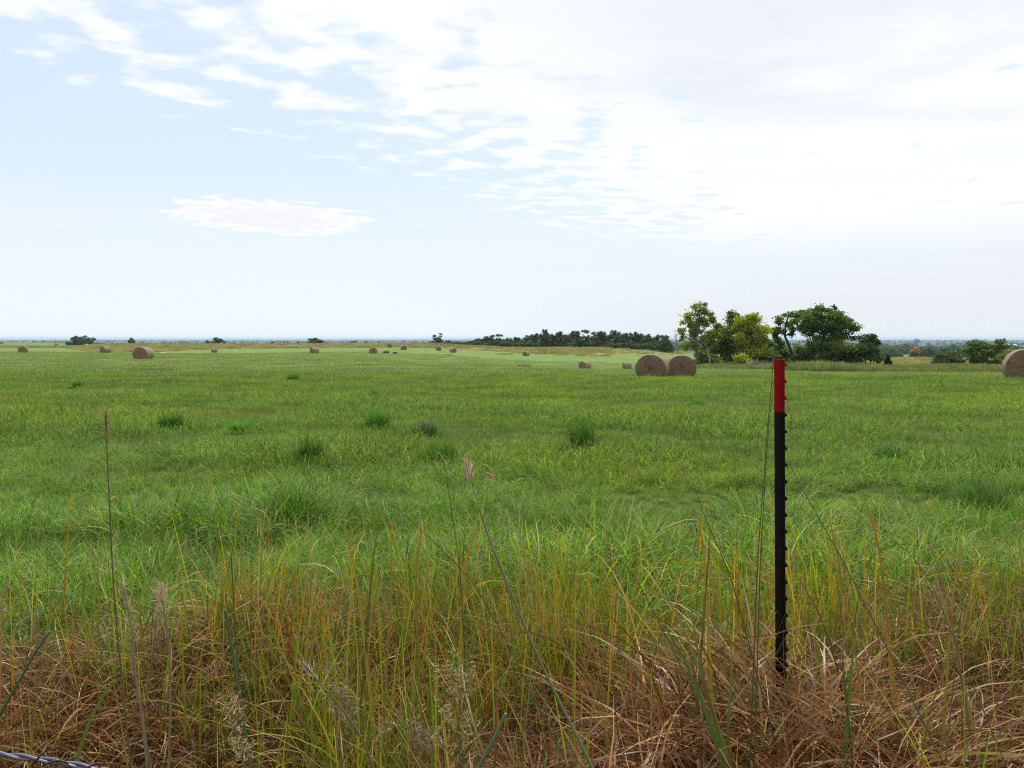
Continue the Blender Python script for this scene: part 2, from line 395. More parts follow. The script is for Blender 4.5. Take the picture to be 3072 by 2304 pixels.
def scatter(name, label, sources, mat, pts, scl, rz, tilt, idx, parent=None):
    """ONE object of uncountable grass: source meshes instanced on a point cloud with geometry nodes"""
    col = bpy.data.collections.new(name + '_sources')
    for k, me in enumerate(sources):
        so = bpy.data.objects.new('%s_source_%02d' % (name, k), me)
        if not me.materials: me.materials.append(mat)
        col.objects.link(so)
    me = bpy.data.meshes.new(name); P = np.asarray(pts, np.float32)
    me.vertices.add(len(P)); me.vertices.foreach_set('co', P.ravel())
    a = me.attributes.new('pick', 'INT', 'POINT'); a.data.foreach_set('value', np.asarray(idx, np.int32))
    a = me.attributes.new('size', 'FLOAT', 'POINT'); a.data.foreach_set('value', np.asarray(scl, np.float32))
    a = me.attributes.new('turn', 'FLOAT_VECTOR', 'POINT')
    a.data.foreach_set('vector', np.stack([tilt[:, 0], tilt[:, 1], rz], -1).astype(np.float32).ravel())
    o = link(name, me); me.materials.append(mat)
    ng = bpy.data.node_groups.new(name, 'GeometryNodeTree')
    ng.interface.new_socket('Geometry', in_out='INPUT', socket_type='NodeSocketGeometry')
    ng.interface.new_socket('Geometry', in_out='OUTPUT', socket_type='NodeSocketGeometry')
    gi = ng.nodes.new('NodeGroupInput'); go = ng.nodes.new('NodeGroupOutput')
    ci = ng.nodes.new('GeometryNodeCollectionInfo'); ci.inputs[0].default_value = col
    ci.inputs['Separate Children'].default_value = True; ci.inputs['Reset Children'].default_value = True
    ip = ng.nodes.new('GeometryNodeInstanceOnPoints'); ip.inputs['Pick Instance'].default_value = True
    def na_(nm, dt):
        q = ng.nodes.new('GeometryNodeInputNamedAttribute'); q.data_type = dt; q.inputs[0].default_value = nm
        return [s for s in q.outputs if s.enabled and s.name == 'Attribute'][0]
    L = ng.links.new
    L(gi.outputs[0], ip.inputs['Points']); L(ci.outputs[0], ip.inputs['Instance'])
    L(na_('pick', 'INT'), ip.inputs['Instance Index']); L(na_('turn', 'FLOAT_VECTOR'), ip.inputs['Rotation'])
    L(na_('size', 'FLOAT'), ip.inputs['Scale']); L(ip.outputs[0], go.inputs[0])
    md = o.modifiers.new('scatter', 'NODES'); md.node_group = ng
    return tag(o, label, None, None, 'stuff')

rng = np.random.default_rng(11)
def wedge(rng, n, d0, d1, margin=2.0, power=2.0, pxlo=-60, pxhi=3130):
    """points in the view wedge between two distances, area-uniform, with a margin in metres each side"""
    u = rng.random(n); d = (d0 ** power + u * (d1 ** power - d0 ** power)) ** (1 / power)
    lo = (pxlo - CX) / F * d - margin; hi = (pxhi - CX) / F * d + margin
    x = lo + (hi - lo) * rng.random(n)
    return x, d
def fields(rng, x, y, smin, smax, tl=0.15):
    n = len(x)
    return dict(pts=np.stack([x, y, height(x, y) - 0.005], -1), scl=smin + (smax - smin) * rng.random(n), rz=rng.random(n) * 6.283, tilt=(rng.random((n, 2)) - 0.5) * 2 * tl)
def vnoise(x, y, s, seed=0):
    """cheap smooth value noise, about 0..1"""
    r = np.random.default_rng(seed); o = np.zeros_like(x); 
    for k in range(6):
        a = r.random() * 6.28; f = s * (0.6 + 0.9 * r.random()); o = o + np.sin((x * np.cos(a) + y * np.sin(a)) * f + r.random() * 6.28)
    return 0.5 + o / 7.0

# colours: (root, tip, weight)
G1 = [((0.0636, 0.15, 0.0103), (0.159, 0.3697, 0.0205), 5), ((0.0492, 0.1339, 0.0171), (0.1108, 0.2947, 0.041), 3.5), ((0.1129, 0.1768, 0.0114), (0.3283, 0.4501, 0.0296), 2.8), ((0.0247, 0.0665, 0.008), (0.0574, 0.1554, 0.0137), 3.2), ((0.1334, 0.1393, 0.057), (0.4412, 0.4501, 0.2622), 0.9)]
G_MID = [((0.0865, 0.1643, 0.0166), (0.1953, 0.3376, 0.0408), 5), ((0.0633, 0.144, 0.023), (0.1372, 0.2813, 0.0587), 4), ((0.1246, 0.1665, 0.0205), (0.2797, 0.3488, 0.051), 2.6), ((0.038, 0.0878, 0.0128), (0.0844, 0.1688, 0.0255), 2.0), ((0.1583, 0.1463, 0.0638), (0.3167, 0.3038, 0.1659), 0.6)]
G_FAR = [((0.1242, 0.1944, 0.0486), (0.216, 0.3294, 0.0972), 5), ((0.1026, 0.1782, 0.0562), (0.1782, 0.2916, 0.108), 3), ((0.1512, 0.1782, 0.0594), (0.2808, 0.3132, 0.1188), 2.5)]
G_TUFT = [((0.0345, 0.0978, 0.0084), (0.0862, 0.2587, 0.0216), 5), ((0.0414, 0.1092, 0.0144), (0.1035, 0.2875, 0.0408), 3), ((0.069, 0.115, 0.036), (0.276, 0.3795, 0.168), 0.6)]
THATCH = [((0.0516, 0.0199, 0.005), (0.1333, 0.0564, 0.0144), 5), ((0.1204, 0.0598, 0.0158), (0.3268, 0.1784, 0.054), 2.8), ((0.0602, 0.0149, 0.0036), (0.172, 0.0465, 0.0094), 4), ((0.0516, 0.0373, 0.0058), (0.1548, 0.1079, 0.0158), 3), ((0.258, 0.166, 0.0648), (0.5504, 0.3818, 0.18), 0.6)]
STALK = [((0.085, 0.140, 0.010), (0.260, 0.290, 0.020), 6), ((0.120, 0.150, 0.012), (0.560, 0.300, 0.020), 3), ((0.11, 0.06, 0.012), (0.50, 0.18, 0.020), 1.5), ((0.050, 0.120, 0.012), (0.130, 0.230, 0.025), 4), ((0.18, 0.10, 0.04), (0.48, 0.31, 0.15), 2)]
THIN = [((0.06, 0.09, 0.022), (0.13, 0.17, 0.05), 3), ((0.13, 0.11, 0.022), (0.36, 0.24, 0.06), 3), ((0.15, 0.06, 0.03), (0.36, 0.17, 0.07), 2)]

# dry thatch along the fence
src = []
for k in range(7):
    r = np.random.default_rng(100 + k)
    m = clump([blades(r, 92, 0.24, (0.25, 0.62), (0.0, 0.8), (0.9, 3.4), (0.0036, 0.0088), THATCH, 8, 0.8, 0.7),
               blades(r, 40, 0.26, (0.18, 0.50), (0.7, 1.6), (-0.4, 0.9), (0.0020, 0.0042), THATCH, 6, 0.8, 0.6),
               blades(r, 18, 0.22, (0.22, 0.50), (0.1, 0.9), (1.0, 3.0), (0.007, 0.013), THATCH[1:2] + THATCH[4:], 9, 0.9, 0.7)])
    src.append(m.mesh('thatch'))
x, y = wedge(rng, 1850, 1.15, 3.85, 0.9, 1.6)
xe = rng.normal(size=40) * 0.16 + 0.86; ye = 2.12 + 0.42 * rng.random(40); x = np.concatenate([x, xe]); y = np.concatenate([y, ye])   # heaped round the post
lim = 3.62 + 0.35 * (vnoise(x, y, 3.0, 3) - 0.5) * 2 - 0.45 * smooth(-np.abs((CX + F * x / y) - 430), -260, -80) 
k = y < lim; x, y = x[k], y[k]
f = fields(rng, x, y, 0.66, 1.12, 0.25); f['scl'] *= (0.62 + 0.66 * vnoise(x, y, 2.6, 9)) * (1 - 0.13 * smooth(y, 2.6, 3.3) - 0.10 * smooth(-(CX + F * x / y), -900, -500)); f['scl'][np.hypot(x - 0.86, y - 2.35) < 0.28] *= 1.38
hole = np.exp(-((CX + F * x / y - 1968) / 140) ** 4) * smooth(y, 1.9, 2.1) * smooth(-y, -3.1, -2.95)   # the gap where the slab shows
keep = rng.random(len(x)) > hole * 2.2; x, y, hole = x[keep], y[keep], hole[keep]
f = {q: v[keep] for q, v in f.items()}; f['scl'] *= 1 - 0.5 * hole
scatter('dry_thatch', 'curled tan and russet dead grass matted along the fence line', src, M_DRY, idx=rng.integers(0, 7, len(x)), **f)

# upright yellow, orange and olive stalks standing in the thatch
src = []
for k in range(8):
    r = np.random.default_rng(200 + k)
    m = clump([blades(r, 9, 0.13, (0.35, 0.88), (0.0, 0.36), (-0.05, 0.55), (0.0065, 0.0165), STALK, 7, 0.15, 1.3, power=0.6),
               blades(r, 7, 0.15, (0.40, 0.80), (0.0, 0.3), (0.8, 2.6), (0.004, 0.008), STALK, 9, 0.3, 1.2),
               blades(r, 6, 0.18, (0.50, 0.95), (0.0, 0.45), (0.0, 0.5), (0.0014, 0.0026), THIN, 5, 0.2, 1.0, power=0.25)])
    src.append(m.mesh('stalks'))
cpx = np.concatenate([rng.uniform(-150, 620, 5), rng.uniform(640, 1760, 48), rng.uniform(1760, 3230, 38)]); NC = len(cpx)
cd_ = np.where(cpx < 1500, 2.1, 2.6) + np.where(cpx < 1500, 1.7, 1.2) * rng.random(NC) ** 0.7
xs, ys = [], []
for a_, b_ in zip(cpx, cd_):
    n_ = int(rng.integers(1, 5)); cx_ = (a_ - CX) / F * b_
    xs.append(cx_ + rng.normal(size=n_) * 0.10); ys.append(b_ + rng.normal(size=n_) * 0.10)
x2, y2 = wedge(rng, 46, 1.5, 3.9, 0.8, 1.9)
x = np.concatenate(xs + [x2]); y = np.concatenate(ys + [y2])
f = fields(rng, x, y, 0.58, 1.06, 0.10)
scatter('dry_stalks', 'upright yellow and orange tipped grass stalks rising from the dead thatch', src, M_STALK, idx=rng.integers(0, 8, len(x)), **f)

# long green grass behind the fence line
src = []
for k in range(8):
    r = np.random.default_rng(300 + k)
    m = clump([blades(r, 80, 0.20, (0.12, 0.41), (0.0, 0.6), (0.3, 2.3), (0.0040, 0.0095), G1, 6, 0.6, 0.9),
               blades(r, 12, 0.2, (0.2, 0.5), (0.1, 0.8), (0.6, 1.8), (0.0025, 0.0045), [((0.10, 0.09, 0.04), (0.34, 0.28, 0.15), 2), ((0.08, 0.12, 0.06), (0.34, 0.42, 0.26), 2)], 6, 0.6)])
    src.append(m.mesh('long_grass'))
x, y = wedge(rng, 5200, 3.2, 10.5, 1.3, 1.85)
f = fields(rng, x, y, 0.6, 1.1, 0.15); f['scl'] *= np.clip(0.60 + 0.7 * vnoise(x, y, 2.3, 5), 0.7, 1.3) * (0.7 + 0.6 * vnoise(x, y, 6.0, 55)) * (1.10 - 0.62 * smooth(y, 4.2, 8.0)) * (0.74 + 0.55 * vnoise(x * 0.22, y * 1.3, 2.4, 71))
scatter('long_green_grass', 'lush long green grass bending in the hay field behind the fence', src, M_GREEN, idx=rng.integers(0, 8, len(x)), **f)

# shorter field grass
src = []
for k in range(6):
    r = np.random.default_rng(400 + k)
    m = clump([blades(r, 150, 0.55, (0.07, 0.24), (0.0, 0.7), (0.3, 1.7), (0.0065, 0.0125), G_MID, 4, 0.6, 0.9)])
    src.append(m.mesh('field_grass'))
x, y = wedge(rng, 9000, 8.5, 46, 2.5, 1.55)
f = fields(rng, x, y, 0.7, 1.15, 0.08); f['scl'] *= (0.70 + 0.60 * vnoise(x * 0.2, y, 1.5, 72)) * np.clip(0.6 + 0.65 * vnoise(x, y, 1.1, 6), 0.7, 1.25) * (0.75 + 0.5 * vnoise(x, y, 3.4, 66))
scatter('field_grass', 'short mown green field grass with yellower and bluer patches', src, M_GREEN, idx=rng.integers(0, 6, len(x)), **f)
src = []
for k in range(5):
    r = np.random.default_rng(450 + k)
    m = clump([blades(r, 130, 1.5, (0.06, 0.20), (0.0, 0.7), (0.2, 1.5), (0.018, 0.034), G_FAR, 3, 0.5, 0.9)])
    src.append(m.mesh('far_field_grass'))
x, y = wedge(rng, 9500, 42, 190, 6, 1.4)
k = tan_mask(x, y) < 0.5; x, y = x[k], y[k]
f = fields(rng, x, y, 0.8, 1.2, 0.04)
scatter('distant_field_grass', 'smooth mown grass of the far hay field', src, M_GREEN, idx=rng.integers(0, 5, len(x)), **f)

# tall rough grass: the verge before the trees and the tan strip beyond the field
ROUGH = [((0.07, 0.11, 0.03), (0.19, 0.24, 0.08), 5), ((0.13, 0.12, 0.05), (0.34, 0.31, 0.16), 3), ((0.05, 0.10, 0.03), (0.11, 0.19, 0.06), 5), ((0.14, 0.09, 0.05), (0.32, 0.20, 0.12), 1)]
src = []
for k in range(6):
    r = np.random.default_rng(480 + k)
    m = clump([blades(r, 120, 0.75, (0.35, 1.0), (0.0, 0.4), (0.0, 1.1), (0.018, 0.034), ROUGH, 4, 0.4, 0.9)])
    src.append(m.mesh('rough_grass'))
n_ = 3800
pxv = 2000 + 1300 * rng.random(n_); near = np.interp(pxv, [2000, 2150, 2300, 2450, 3300], [84, 80, 72, 63, 58])
y = near + (99 - near) * rng.random(n_) ** 0.9; x = (pxv - CX) / F * y
f = fields(rng, x, y, 0.55, 1.1, 0.06); f['scl'] *= (0.55 + 0.75 * vnoise(x, y, 0.5, 8)) * np.interp(pxv, [2000, 2200, 2450, 2620, 2720, 3300], [0.5, 0.65, 0.85, 0.75, 0.55, 0.60])
scatter('verge_grass', 'tall rough tan and green grass along the verge before the trees', src, M_ROUGH, idx=rng.integers(0, 6, n_), **f)
ROUGH2 = [((0.19, 0.18, 0.07), (0.35, 0.33, 0.14), 4), ((0.20, 0.17, 0.07), (0.38, 0.31, 0.16), 3), ((0.12, 0.16, 0.05), (0.21, 0.26, 0.08), 4)]
src = []
for k in range(5):
    r = np.random.default_rng(500 + k)
    m = clump([blades(r, 110, 2.2, (0.3, 0.75), (0.0, 0.5), (0.0, 1.1), (0.05, 0.11), ROUGH2, 3, 0.4, 0.9)])
    src.append(m.mesh('tan_grass'))
x, y = wedge(rng, 52000, 115, 640, 10, 1.6, -60, 3130)
k = (rng.random(len(x)) < tan_mask(x, y)) & (rng.random(len(x)) < np.interp(y, [115, 300, 450, 640], [1, 1, 0.5, 0.3])); x, y = x[k], y[k]
f = fields(rng, x, y, 0.6, 1.2, 0.04); f['scl'] *= 0.5 + 0.8 * vnoise(x, y, 0.12, 12)
scatter('tan_rough_grass', 'unmown tan grass on the rise beyond the hay field', src, M_ROUGH, idx=rng.integers(0, 5, len(x)), **f)

# ------------------------------------------------------------------ trees
BARK_D, BARK_P = (0.060, 0.048, 0.038), (0.30, 0.27, 0.23)
def leaf_cloud(rng, lobes, density, size, cols, flat=0.0):
    """leaf-sized quads through ellipsoid lobes; lobes: (centre, radii)"""
    Vs, Cs = [], []
    cols = np.array(cols)
    for c, rad in lobes:
        c = np.asarray(c, float); rad = np.asarray(rad, float)
        nsub = max(3, int(density * 6 * (rad[0] * rad[2]) / (size * size * 60) + 4))
        sub = rng.normal(size=(nsub, 3)); sub /= np.linalg.norm(sub, axis=1)[:, None]
        sub *= (0.35 + 0.65 * rng.random((nsub, 1)) ** 0.5)
        per = max(8, int(density * (rad[0] * rad[2]) / (size * size) * 95.0 / nsub))
        for sc_ in sub:
            ctr = c + sc_ * rad; sr = rad * (0.26 + 0.22 * rng.random())
            p = rng.normal(size=(per, 3)) * 0.75 * sr + ctr
            u = rng.normal(size=(per, 3)); u /= np.linalg.norm(u, axis=1)[:, None]
            v = np.cross(u, rng.normal(size=(per, 3))); v /= np.linalg.norm(v, axis=1)[:, None] + 1e-9
            s1 = (size * (0.55 + 0.8 * rng.random(per)))[:, None]; s2 = s1 * (0.45 + 0.35 * rng.random((per, 1)))
            q = np.stack([p - u * s1 / 2, p + v * s2 / 2, p + u * s1 / 2, p - v * s2 / 2], 1)
            Vs.append(q.reshape(-1, 3))
            cc = cols[rng.integers(0, len(cols), per)] * (0.75 + 0.5 * rng.random((per, 1))) * (0.85 + 0.3 * rng.random())
            Cs.append(np.repeat(cc, 4, 0))
    V = np.concatenate(Vs); C = np.concatenate(Cs)
    return V, np.arange(len(V)).reshape(-1, 4), C
def limb(rng, a, b, n=5, wob=0.08):
    a, b = np.asarray(a, float), np.asarray(b, float); t = np.linspace(0, 1, n)[:, None]; L = np.linalg.norm(b - a)
    p = a + (b - a) * t; p[1:-1] += rng.normal(size=(n - 2, 3)) * wob * L * 0.5
    p[:, 2] += (np.sin(t[:, 0] * math.pi) * 0.06 * L); return p
def tree_from_photo(name, label, cat, d, base, trunk, lobes, cols, density=1.0, leaf=0.24, trunk_r=0.16, bark=BARK_D, seed=0, group=None, limbs=True, dead=(), stems=None):
    """a tree at distance d; base, trunk points and lobes measured as photograph pixels, built in metres round its own foot"""
    r = np.random.default_rng(seed)
    k = d / F
    foot = np.array([(base[0] - CX) * k, d, 0]); foot[2] = gz(foot[0], d)
    topz = EYE - (base[1] - HY) * k
    dzv = foot[2]
    def L(px, py, dep=0.0): return np.array([(px - base[0]) * k, dep, EYE - (py - HY) * k - dzv])
    root = empty(name, foot, label, cat, group)
    t = MB(); tops = []
    for si, tr in enumerate([trunk] + list(stems or [])):
        tp = [L(*q) for q in tr]; tp[0][2] = -0.15
        tp = np.array(tp)
        for q in range(1, len(tp)): tp[q][1] += r.normal() * 0.1
        rads = np.linspace(1.0, 0.42, len(tp)) * trunk_r * (1 if si == 0 else 0.6); rads[0] *= 1.25
        t.tube(tp, rads, 8, bark); tops.append((tp, rads))
    lb = []
    for q in lobes:
        cx_, cy_, rx, ry = q[:4]; dep = q[4] if len(q) > 4 else (r.random() - 0.5) * 1.3 * rx * k * 1.6
        lb.append((L(cx_, cy_, dep), np.array([rx * k, max(rx, ry) * k * 0.9, ry * k])))
    if limbs:
        for c, rad in lb:
            tp, rads = tops[int(np.argmin([np.linalg.norm(a[0][-1] - c) for a in tops]))]
            s_ = min(len(tp) - 1, max(1, int(len(tp) * (0.5 + 0.5 * r.random())))); st = tp[s_]
            if st[2] > c[2]: st = tp[max(1, len(tp) // 2)]
            lp = limb(r, st, c, 6); t.tube(lp, np.linspace(trunk_r * 0.42, trunk_r * 0.09, 6), 5, bark)
            for _ in range(3):
                e = c + r.normal(size=3) * rad * 0.7; lq = limb(r, lp[3 + r.integers(0, 2)], e, 4)
                t.tube(lq, np.linspace(trunk_r * 0.14, trunk_r * 0.04, 4), 4, bark)
    for a, b in dead:
        t.tube(limb(r, L(*a), L(*b), 5, 0.1), np.linspace(trunk_r * 0.35, trunk_r * 0.08, 5), 5, BARK_P)
    link('trunk', t.mesh('trunk'), M_BARK, root)
    if lb:
        V_, Q_, C_ = leaf_cloud(r, lb, density, leaf, cols)
        link('crown', mesh_np('crown', V_, Q_, C_, False), M_LEAF, root)
    return root
YG = [(0.260, 0.330, 0.026), (0.200, 0.275, 0.024), (0.280, 0.320, 0.028), (0.110, 0.165, 0.022)]
OLV = [(0.130, 0.185, 0.020), (0.180, 0.230, 0.024), (0.095, 0.140, 0.018)]
BYG = [(0.390, 0.460, 0.020), (0.320, 0.400, 0.020), (0.240, 0.320, 0.020), (0.360, 0.380, 0.020)]
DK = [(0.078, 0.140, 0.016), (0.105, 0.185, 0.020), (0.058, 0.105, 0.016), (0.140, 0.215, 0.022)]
MG = [(0.065, 0.115, 0.020), (0.085, 0.135, 0.025), (0.050, 0.090, 0.020)]
TG = 'trees of the grove at the field corner'
tree_from_photo('tree', 'tall airy yellow-green tree with grey trunk directly behind the paired bales', 'tree', 96, (2092, 1104),
    [(2092, 1104), (2091, 1075), (2090, 1045), (2087, 1015), (2092, 980), (2100, 940)],
    [(2098, 921, 24, 17), (2122, 914, 9, 7), (2078, 950, 26, 18), (2116, 950, 22, 18), (2058, 972, 20, 14), (2095, 978, 28, 20), (2131, 972, 20, 16), (2046, 998, 18, 13), (2080, 1002, 24, 14), (2121, 1004, 22, 14), (2062, 1034, 27, 18), (2104, 1034, 22, 20), (2046, 1020, 12, 9)],
    YG, 0.62, 0.26, 0.20, (0.15, 0.135, 0.115), 1, TG, dead=[((2091, 1062), (2074, 1044))])
tree_from_photo('tree', 'slender pale-trunked tree leaning between the airy tree and the olive tree', 'tree', 95, (2131, 1103),
    [(2131, 1103), (2129, 1080), (2123, 1055), (2119, 1030), (2120, 1012)], [(2128, 1012, 20, 15), (2140, 1028, 16, 12), (2119, 1030, 14, 10)], YG, 0.6, 0.25, 0.12, BARK_P, 2, TG)
tree_from_photo('tree', 'olive green tree with a narrow pointed top left of the bright yellow-green tree', 'tree', 99, (2181, 1104),
    [(2181, 1104), (2181, 1080), (2180, 1055), (2182, 1020), (2187, 970)],
    [(2191, 940, 15, 11), (2184, 957, 24, 15), (2214, 957, 15, 11), (2171, 979, 26, 18), (2198, 985, 26, 18), (2177, 1013, 36, 24), (2149, 1008, 22, 18), (2187, 1040, 40, 22), (2155, 1040, 25, 20)], OLV, 0.95, 0.26, 0.17, (0.16, 0.15, 0.13), 3, TG)
tree_from_photo('tree', 'bright yellow-green rounded tree in the middle of the grove', 'tree', 96, (2246, 1100),
    [(2246, 1100), (2246, 1070), (2250, 1030), (2254, 990)],
    [(2250, 956, 20, 12), (2238, 972, 28, 18), (2272, 970, 27, 18), (2220, 994, 28, 20), (2286, 996, 25, 20), (2253, 1005, 40, 28), (2216, 1017, 24, 18), (2270, 1030, 36, 24), (2240, 1043, 32, 22), (2270, 1056, 25, 17), (2296, 1022, 18, 14)], BYG, 1.0, 0.25, 0.17, BARK_D, 4, TG)
tree_from_photo('shrub', 'low yellow-green shrub at the foot of the bright yellow-green tree', 'shrub', 91, (2222, 1102),
    [(2222, 1102), (2221, 1088), (2222, 1076)], [(2212, 1078, 16, 13), (2232, 1082, 17, 13), (2222, 1068, 12, 8), (2246, 1090, 13, 8)], BYG, 0.85, 0.22, 0.06, BARK_D, 5)
tree_from_photo('tree', 'dark gnarled sparse tree with a leaning forked trunk left of the big oak', 'tree', 97, (2380, 1094),
    [(2380, 1094), (2378, 1066), (2368, 1035), (2352, 1008), (2356, 975), (2368, 945)],
    [(2373, 939, 24, 14), (2347, 957, 20, 13), (2330, 971, 15, 10), (2356, 986, 20, 12), (2378, 968, 18, 12), (2372, 1000, 14, 9), (2336, 990, 16, 12), (2392, 985, 14, 10)], DK, 0.6, 0.24, 0.22, BARK_D, 6, TG)
tree_from_photo('tree', 'thin pale-trunked dark-leaved tree between the bright tree and gnarled tree', 'tree', 99, (2318, 1096),
    [(2318, 1096), (2320, 1070), (2324, 1045), (2322, 1015)], [(2318, 992, 17, 14), (2326, 1012, 17, 15), (2306, 1030, 15, 12), (2334, 1034, 16, 12)], DK, 0.8, 0.25, 0.10, BARK_P, 7, TG)
tree_from_photo('oak_tree', 'big dark green spreading oak with the broadest crown of the grove', 'tree', 95, (2463, 1096),
    [(2463, 1096), (2464, 1070), (2466, 1040), (2470, 1005), (2462, 975)],
    [(2420, 937, 28, 15), (2452, 935, 26, 13), (2496, 932, 20, 11), (2504, 921, 7, 7), (2398, 962, 24, 17), (2443, 962, 44, 22), (2472, 946, 32, 18), (2490, 975, 44, 20), (2486, 959, 34, 21), (2524, 961, 30, 16), (2543, 964, 13, 8), (2520, 988, 40, 18), (2552, 991, 20, 10), (2459, 990, 44, 18), (2416, 984, 20, 11), (2490, 1013, 45, 15), (2540, 1008, 22, 10), (2468, 1034, 44, 18)], DK, 0.95, 0.25, 0.26, BARK_D, 8, TG)
tree_from_photo('bush', 'rounded green bush under the left side of the big oak', 'bush', 93, (2420, 1098), [(2420, 1098), (2420, 1080), (2420, 1066)],
    [(2408, 1070, 24, 20), (2432, 1066, 26, 22), (2420, 1054, 18, 12), (2396, 1084, 16, 12)], MG, 1.0, 0.22, 0.07, BARK_D, 9)
tree_from_photo('bush', 'broad olive thicket under the right side of the big oak', 'bush', 93, (2515, 1098), [(2515, 1098), (2515, 1075), (2512, 1050)],
    [(2495, 1048, 32, 20), (2530, 1045, 34, 20), (2515, 1070, 42, 20), (2550, 1075, 28, 18), (2482, 1078, 26, 16)], OLV, 0.9, 0.23, 0.08, BARK_D, 10, stems=[[(2535, 1098), (2540, 1075), (2545, 1060)]])
tree_from_photo('tree', 'grey-green bushy multi-stemmed tree at the right end of the grove', 'tree', 92, (2598, 1100), [(2598, 1100), (2596, 1080), (2592, 1050), (2600, 1020)],
    [(2607, 1010, 17, 9), (2584, 1023, 22, 14), (2620, 1026, 22, 14), (2578, 1050, 30, 21), (2617, 1050, 32, 21), (2643, 1058, 14, 11), (2594, 1076, 36, 15), (2634, 1080, 16, 10)], MG, 0.85, 0.22, 0.10, BARK_D, 11, TG,
    stems=[[(2604, 1100), (2612, 1080), (2620, 1050)], [(2590, 1100), (2578, 1080), (2570, 1055)]])
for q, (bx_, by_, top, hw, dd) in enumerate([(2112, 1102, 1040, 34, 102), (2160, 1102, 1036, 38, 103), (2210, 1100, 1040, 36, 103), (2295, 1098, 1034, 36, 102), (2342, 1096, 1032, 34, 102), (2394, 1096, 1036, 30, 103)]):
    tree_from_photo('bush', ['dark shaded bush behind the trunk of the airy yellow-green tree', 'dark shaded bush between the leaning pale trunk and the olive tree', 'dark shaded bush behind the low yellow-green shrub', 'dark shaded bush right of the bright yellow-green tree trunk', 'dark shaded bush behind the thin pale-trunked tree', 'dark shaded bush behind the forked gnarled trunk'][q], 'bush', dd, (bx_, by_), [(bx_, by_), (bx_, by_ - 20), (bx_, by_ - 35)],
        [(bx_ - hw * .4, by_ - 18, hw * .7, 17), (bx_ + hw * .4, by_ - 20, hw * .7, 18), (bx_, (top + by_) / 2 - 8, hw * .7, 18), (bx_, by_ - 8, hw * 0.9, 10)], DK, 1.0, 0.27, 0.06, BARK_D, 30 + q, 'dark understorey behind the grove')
# bare sapling left of the airy tree
r = np.random.default_rng(77); k = 97 / F; foot = ground(2040, 97)
root = empty('bare_sapling', foot, 'leafless grey sapling with fine twigs left of the airy tree', 'tree')
t = MB(); top = np.array([-14 * k, 0.1, 112 * k]); t.tube(limb(r, (0, 0, -0.1), top, 8, 0.05), np.linspace(0.05, 0.012, 8), 6, BARK_P)
for q in range(16):
    z0 = 0.35 + 0.6 * r.random(); s0 = top * z0; e = s0 + np.array([r.normal() * 0.75, r.normal() * 0.5, 0.5 + r.random() * 0.8]); lp = limb(r, s0, e, 5, 0.1); t.tube(lp, np.linspace(0.016, 0.005, 5), 4, BARK_P)
    for _ in range(3): t.tube(limb(r, lp[2], lp[4] + r.normal(size=3) * 0.3, 4, 0.1), np.linspace(0.008, 0.004, 4), 3, BARK_P)
link('trunk', t.mesh('trunk'), M_BARK, root)
# cedar: a cone of short dark sprays
r = np.random.default_rng(78); foot = ground(2663, 88); k = 88 / F
root = empty('cedar', foot, 'small dark conical cedar right of the bushy tree', 'cedar')
t = MB(); t.tube([(0, 0, -0.1), (0, 0, 0.7), (0, 0, 1.35)], [0.05, 0.035, 0.01], 6, BARK_D); link('trunk', t.mesh('trunk'), M_BARK, root)
lb = []
for z_ in np.linspace(0.12, 1.30, 11):
    rr_ = 0.46 * (1 - z_ / 1.42) ** 0.8 + 0.03
    for q in range(5): a = r.random() * 6.28; lb.append(((math.cos(a) * rr_ * .6, math.sin(a) * rr_ * .6, z_ + r.normal() * .03), (rr_ * .55, rr_ * .55, 0.12)))
V_, Q_, C_ = leaf_cloud(r, lb, 1.6, 0.10, [(0.016, 0.040, 0.016), (0.022, 0.050, 0.020), (0.012, 0.030, 0.012)])
link('crown', mesh_np('crown', V_, Q_, C_, False), M_LEAF, root)
tree_from_photo('shrub', 'broad mid-green shrub with a brighter top on the slope right of the cedar', 'shrub', 112, (2840, 1098), [(2840, 1098), (2838, 1084), (2838, 1072)],
    [(2808, 1078, 22, 13), (2832, 1070, 20, 11), (2852, 1068, 20, 10), (2868, 1078, 22, 12), (2840, 1086, 34, 11), (2796, 1088, 16, 9), (2884, 1088, 14, 8)], [(0.060, 0.105, 0.018), (0.045, 0.080, 0.020), (0.085, 0.125, 0.020)], 0.9, 0.25, 0.06, BARK_D, 12)
tree_from_photo('tree', 'low spreading dark green tree left of the bale cut off by the frame', 'tree', 110, (2965, 1104), [(2965, 1104), (2964, 1085), (2962, 1062)],
    [(2930, 1038, 22, 13), (2952, 1034, 24, 10), (2985, 1036, 24, 11), (2915, 1052, 15, 12), (2955, 1056, 34, 16), (2992, 1048, 17, 10), (2970, 1076, 30, 17), (2942, 1084, 20, 12), (2985, 1092, 20, 11), (2932, 1096, 12, 8)], DK, 1.0, 0.26, 0.14, BARK_D, 13)
tree_from_photo('bush', 'dark bush half hidden behind the bale at the frame edge', 'bush', 118, (3045, 1092), [(3045, 1092), (3045, 1075), (3045, 1060)],
    [(3022, 1070, 20, 11), (3050, 1064, 24, 12), (3080, 1064, 24, 12), (3040, 1082, 34, 12)], OLV, 0.9, 0.26, 0.08, BARK_D, 14)

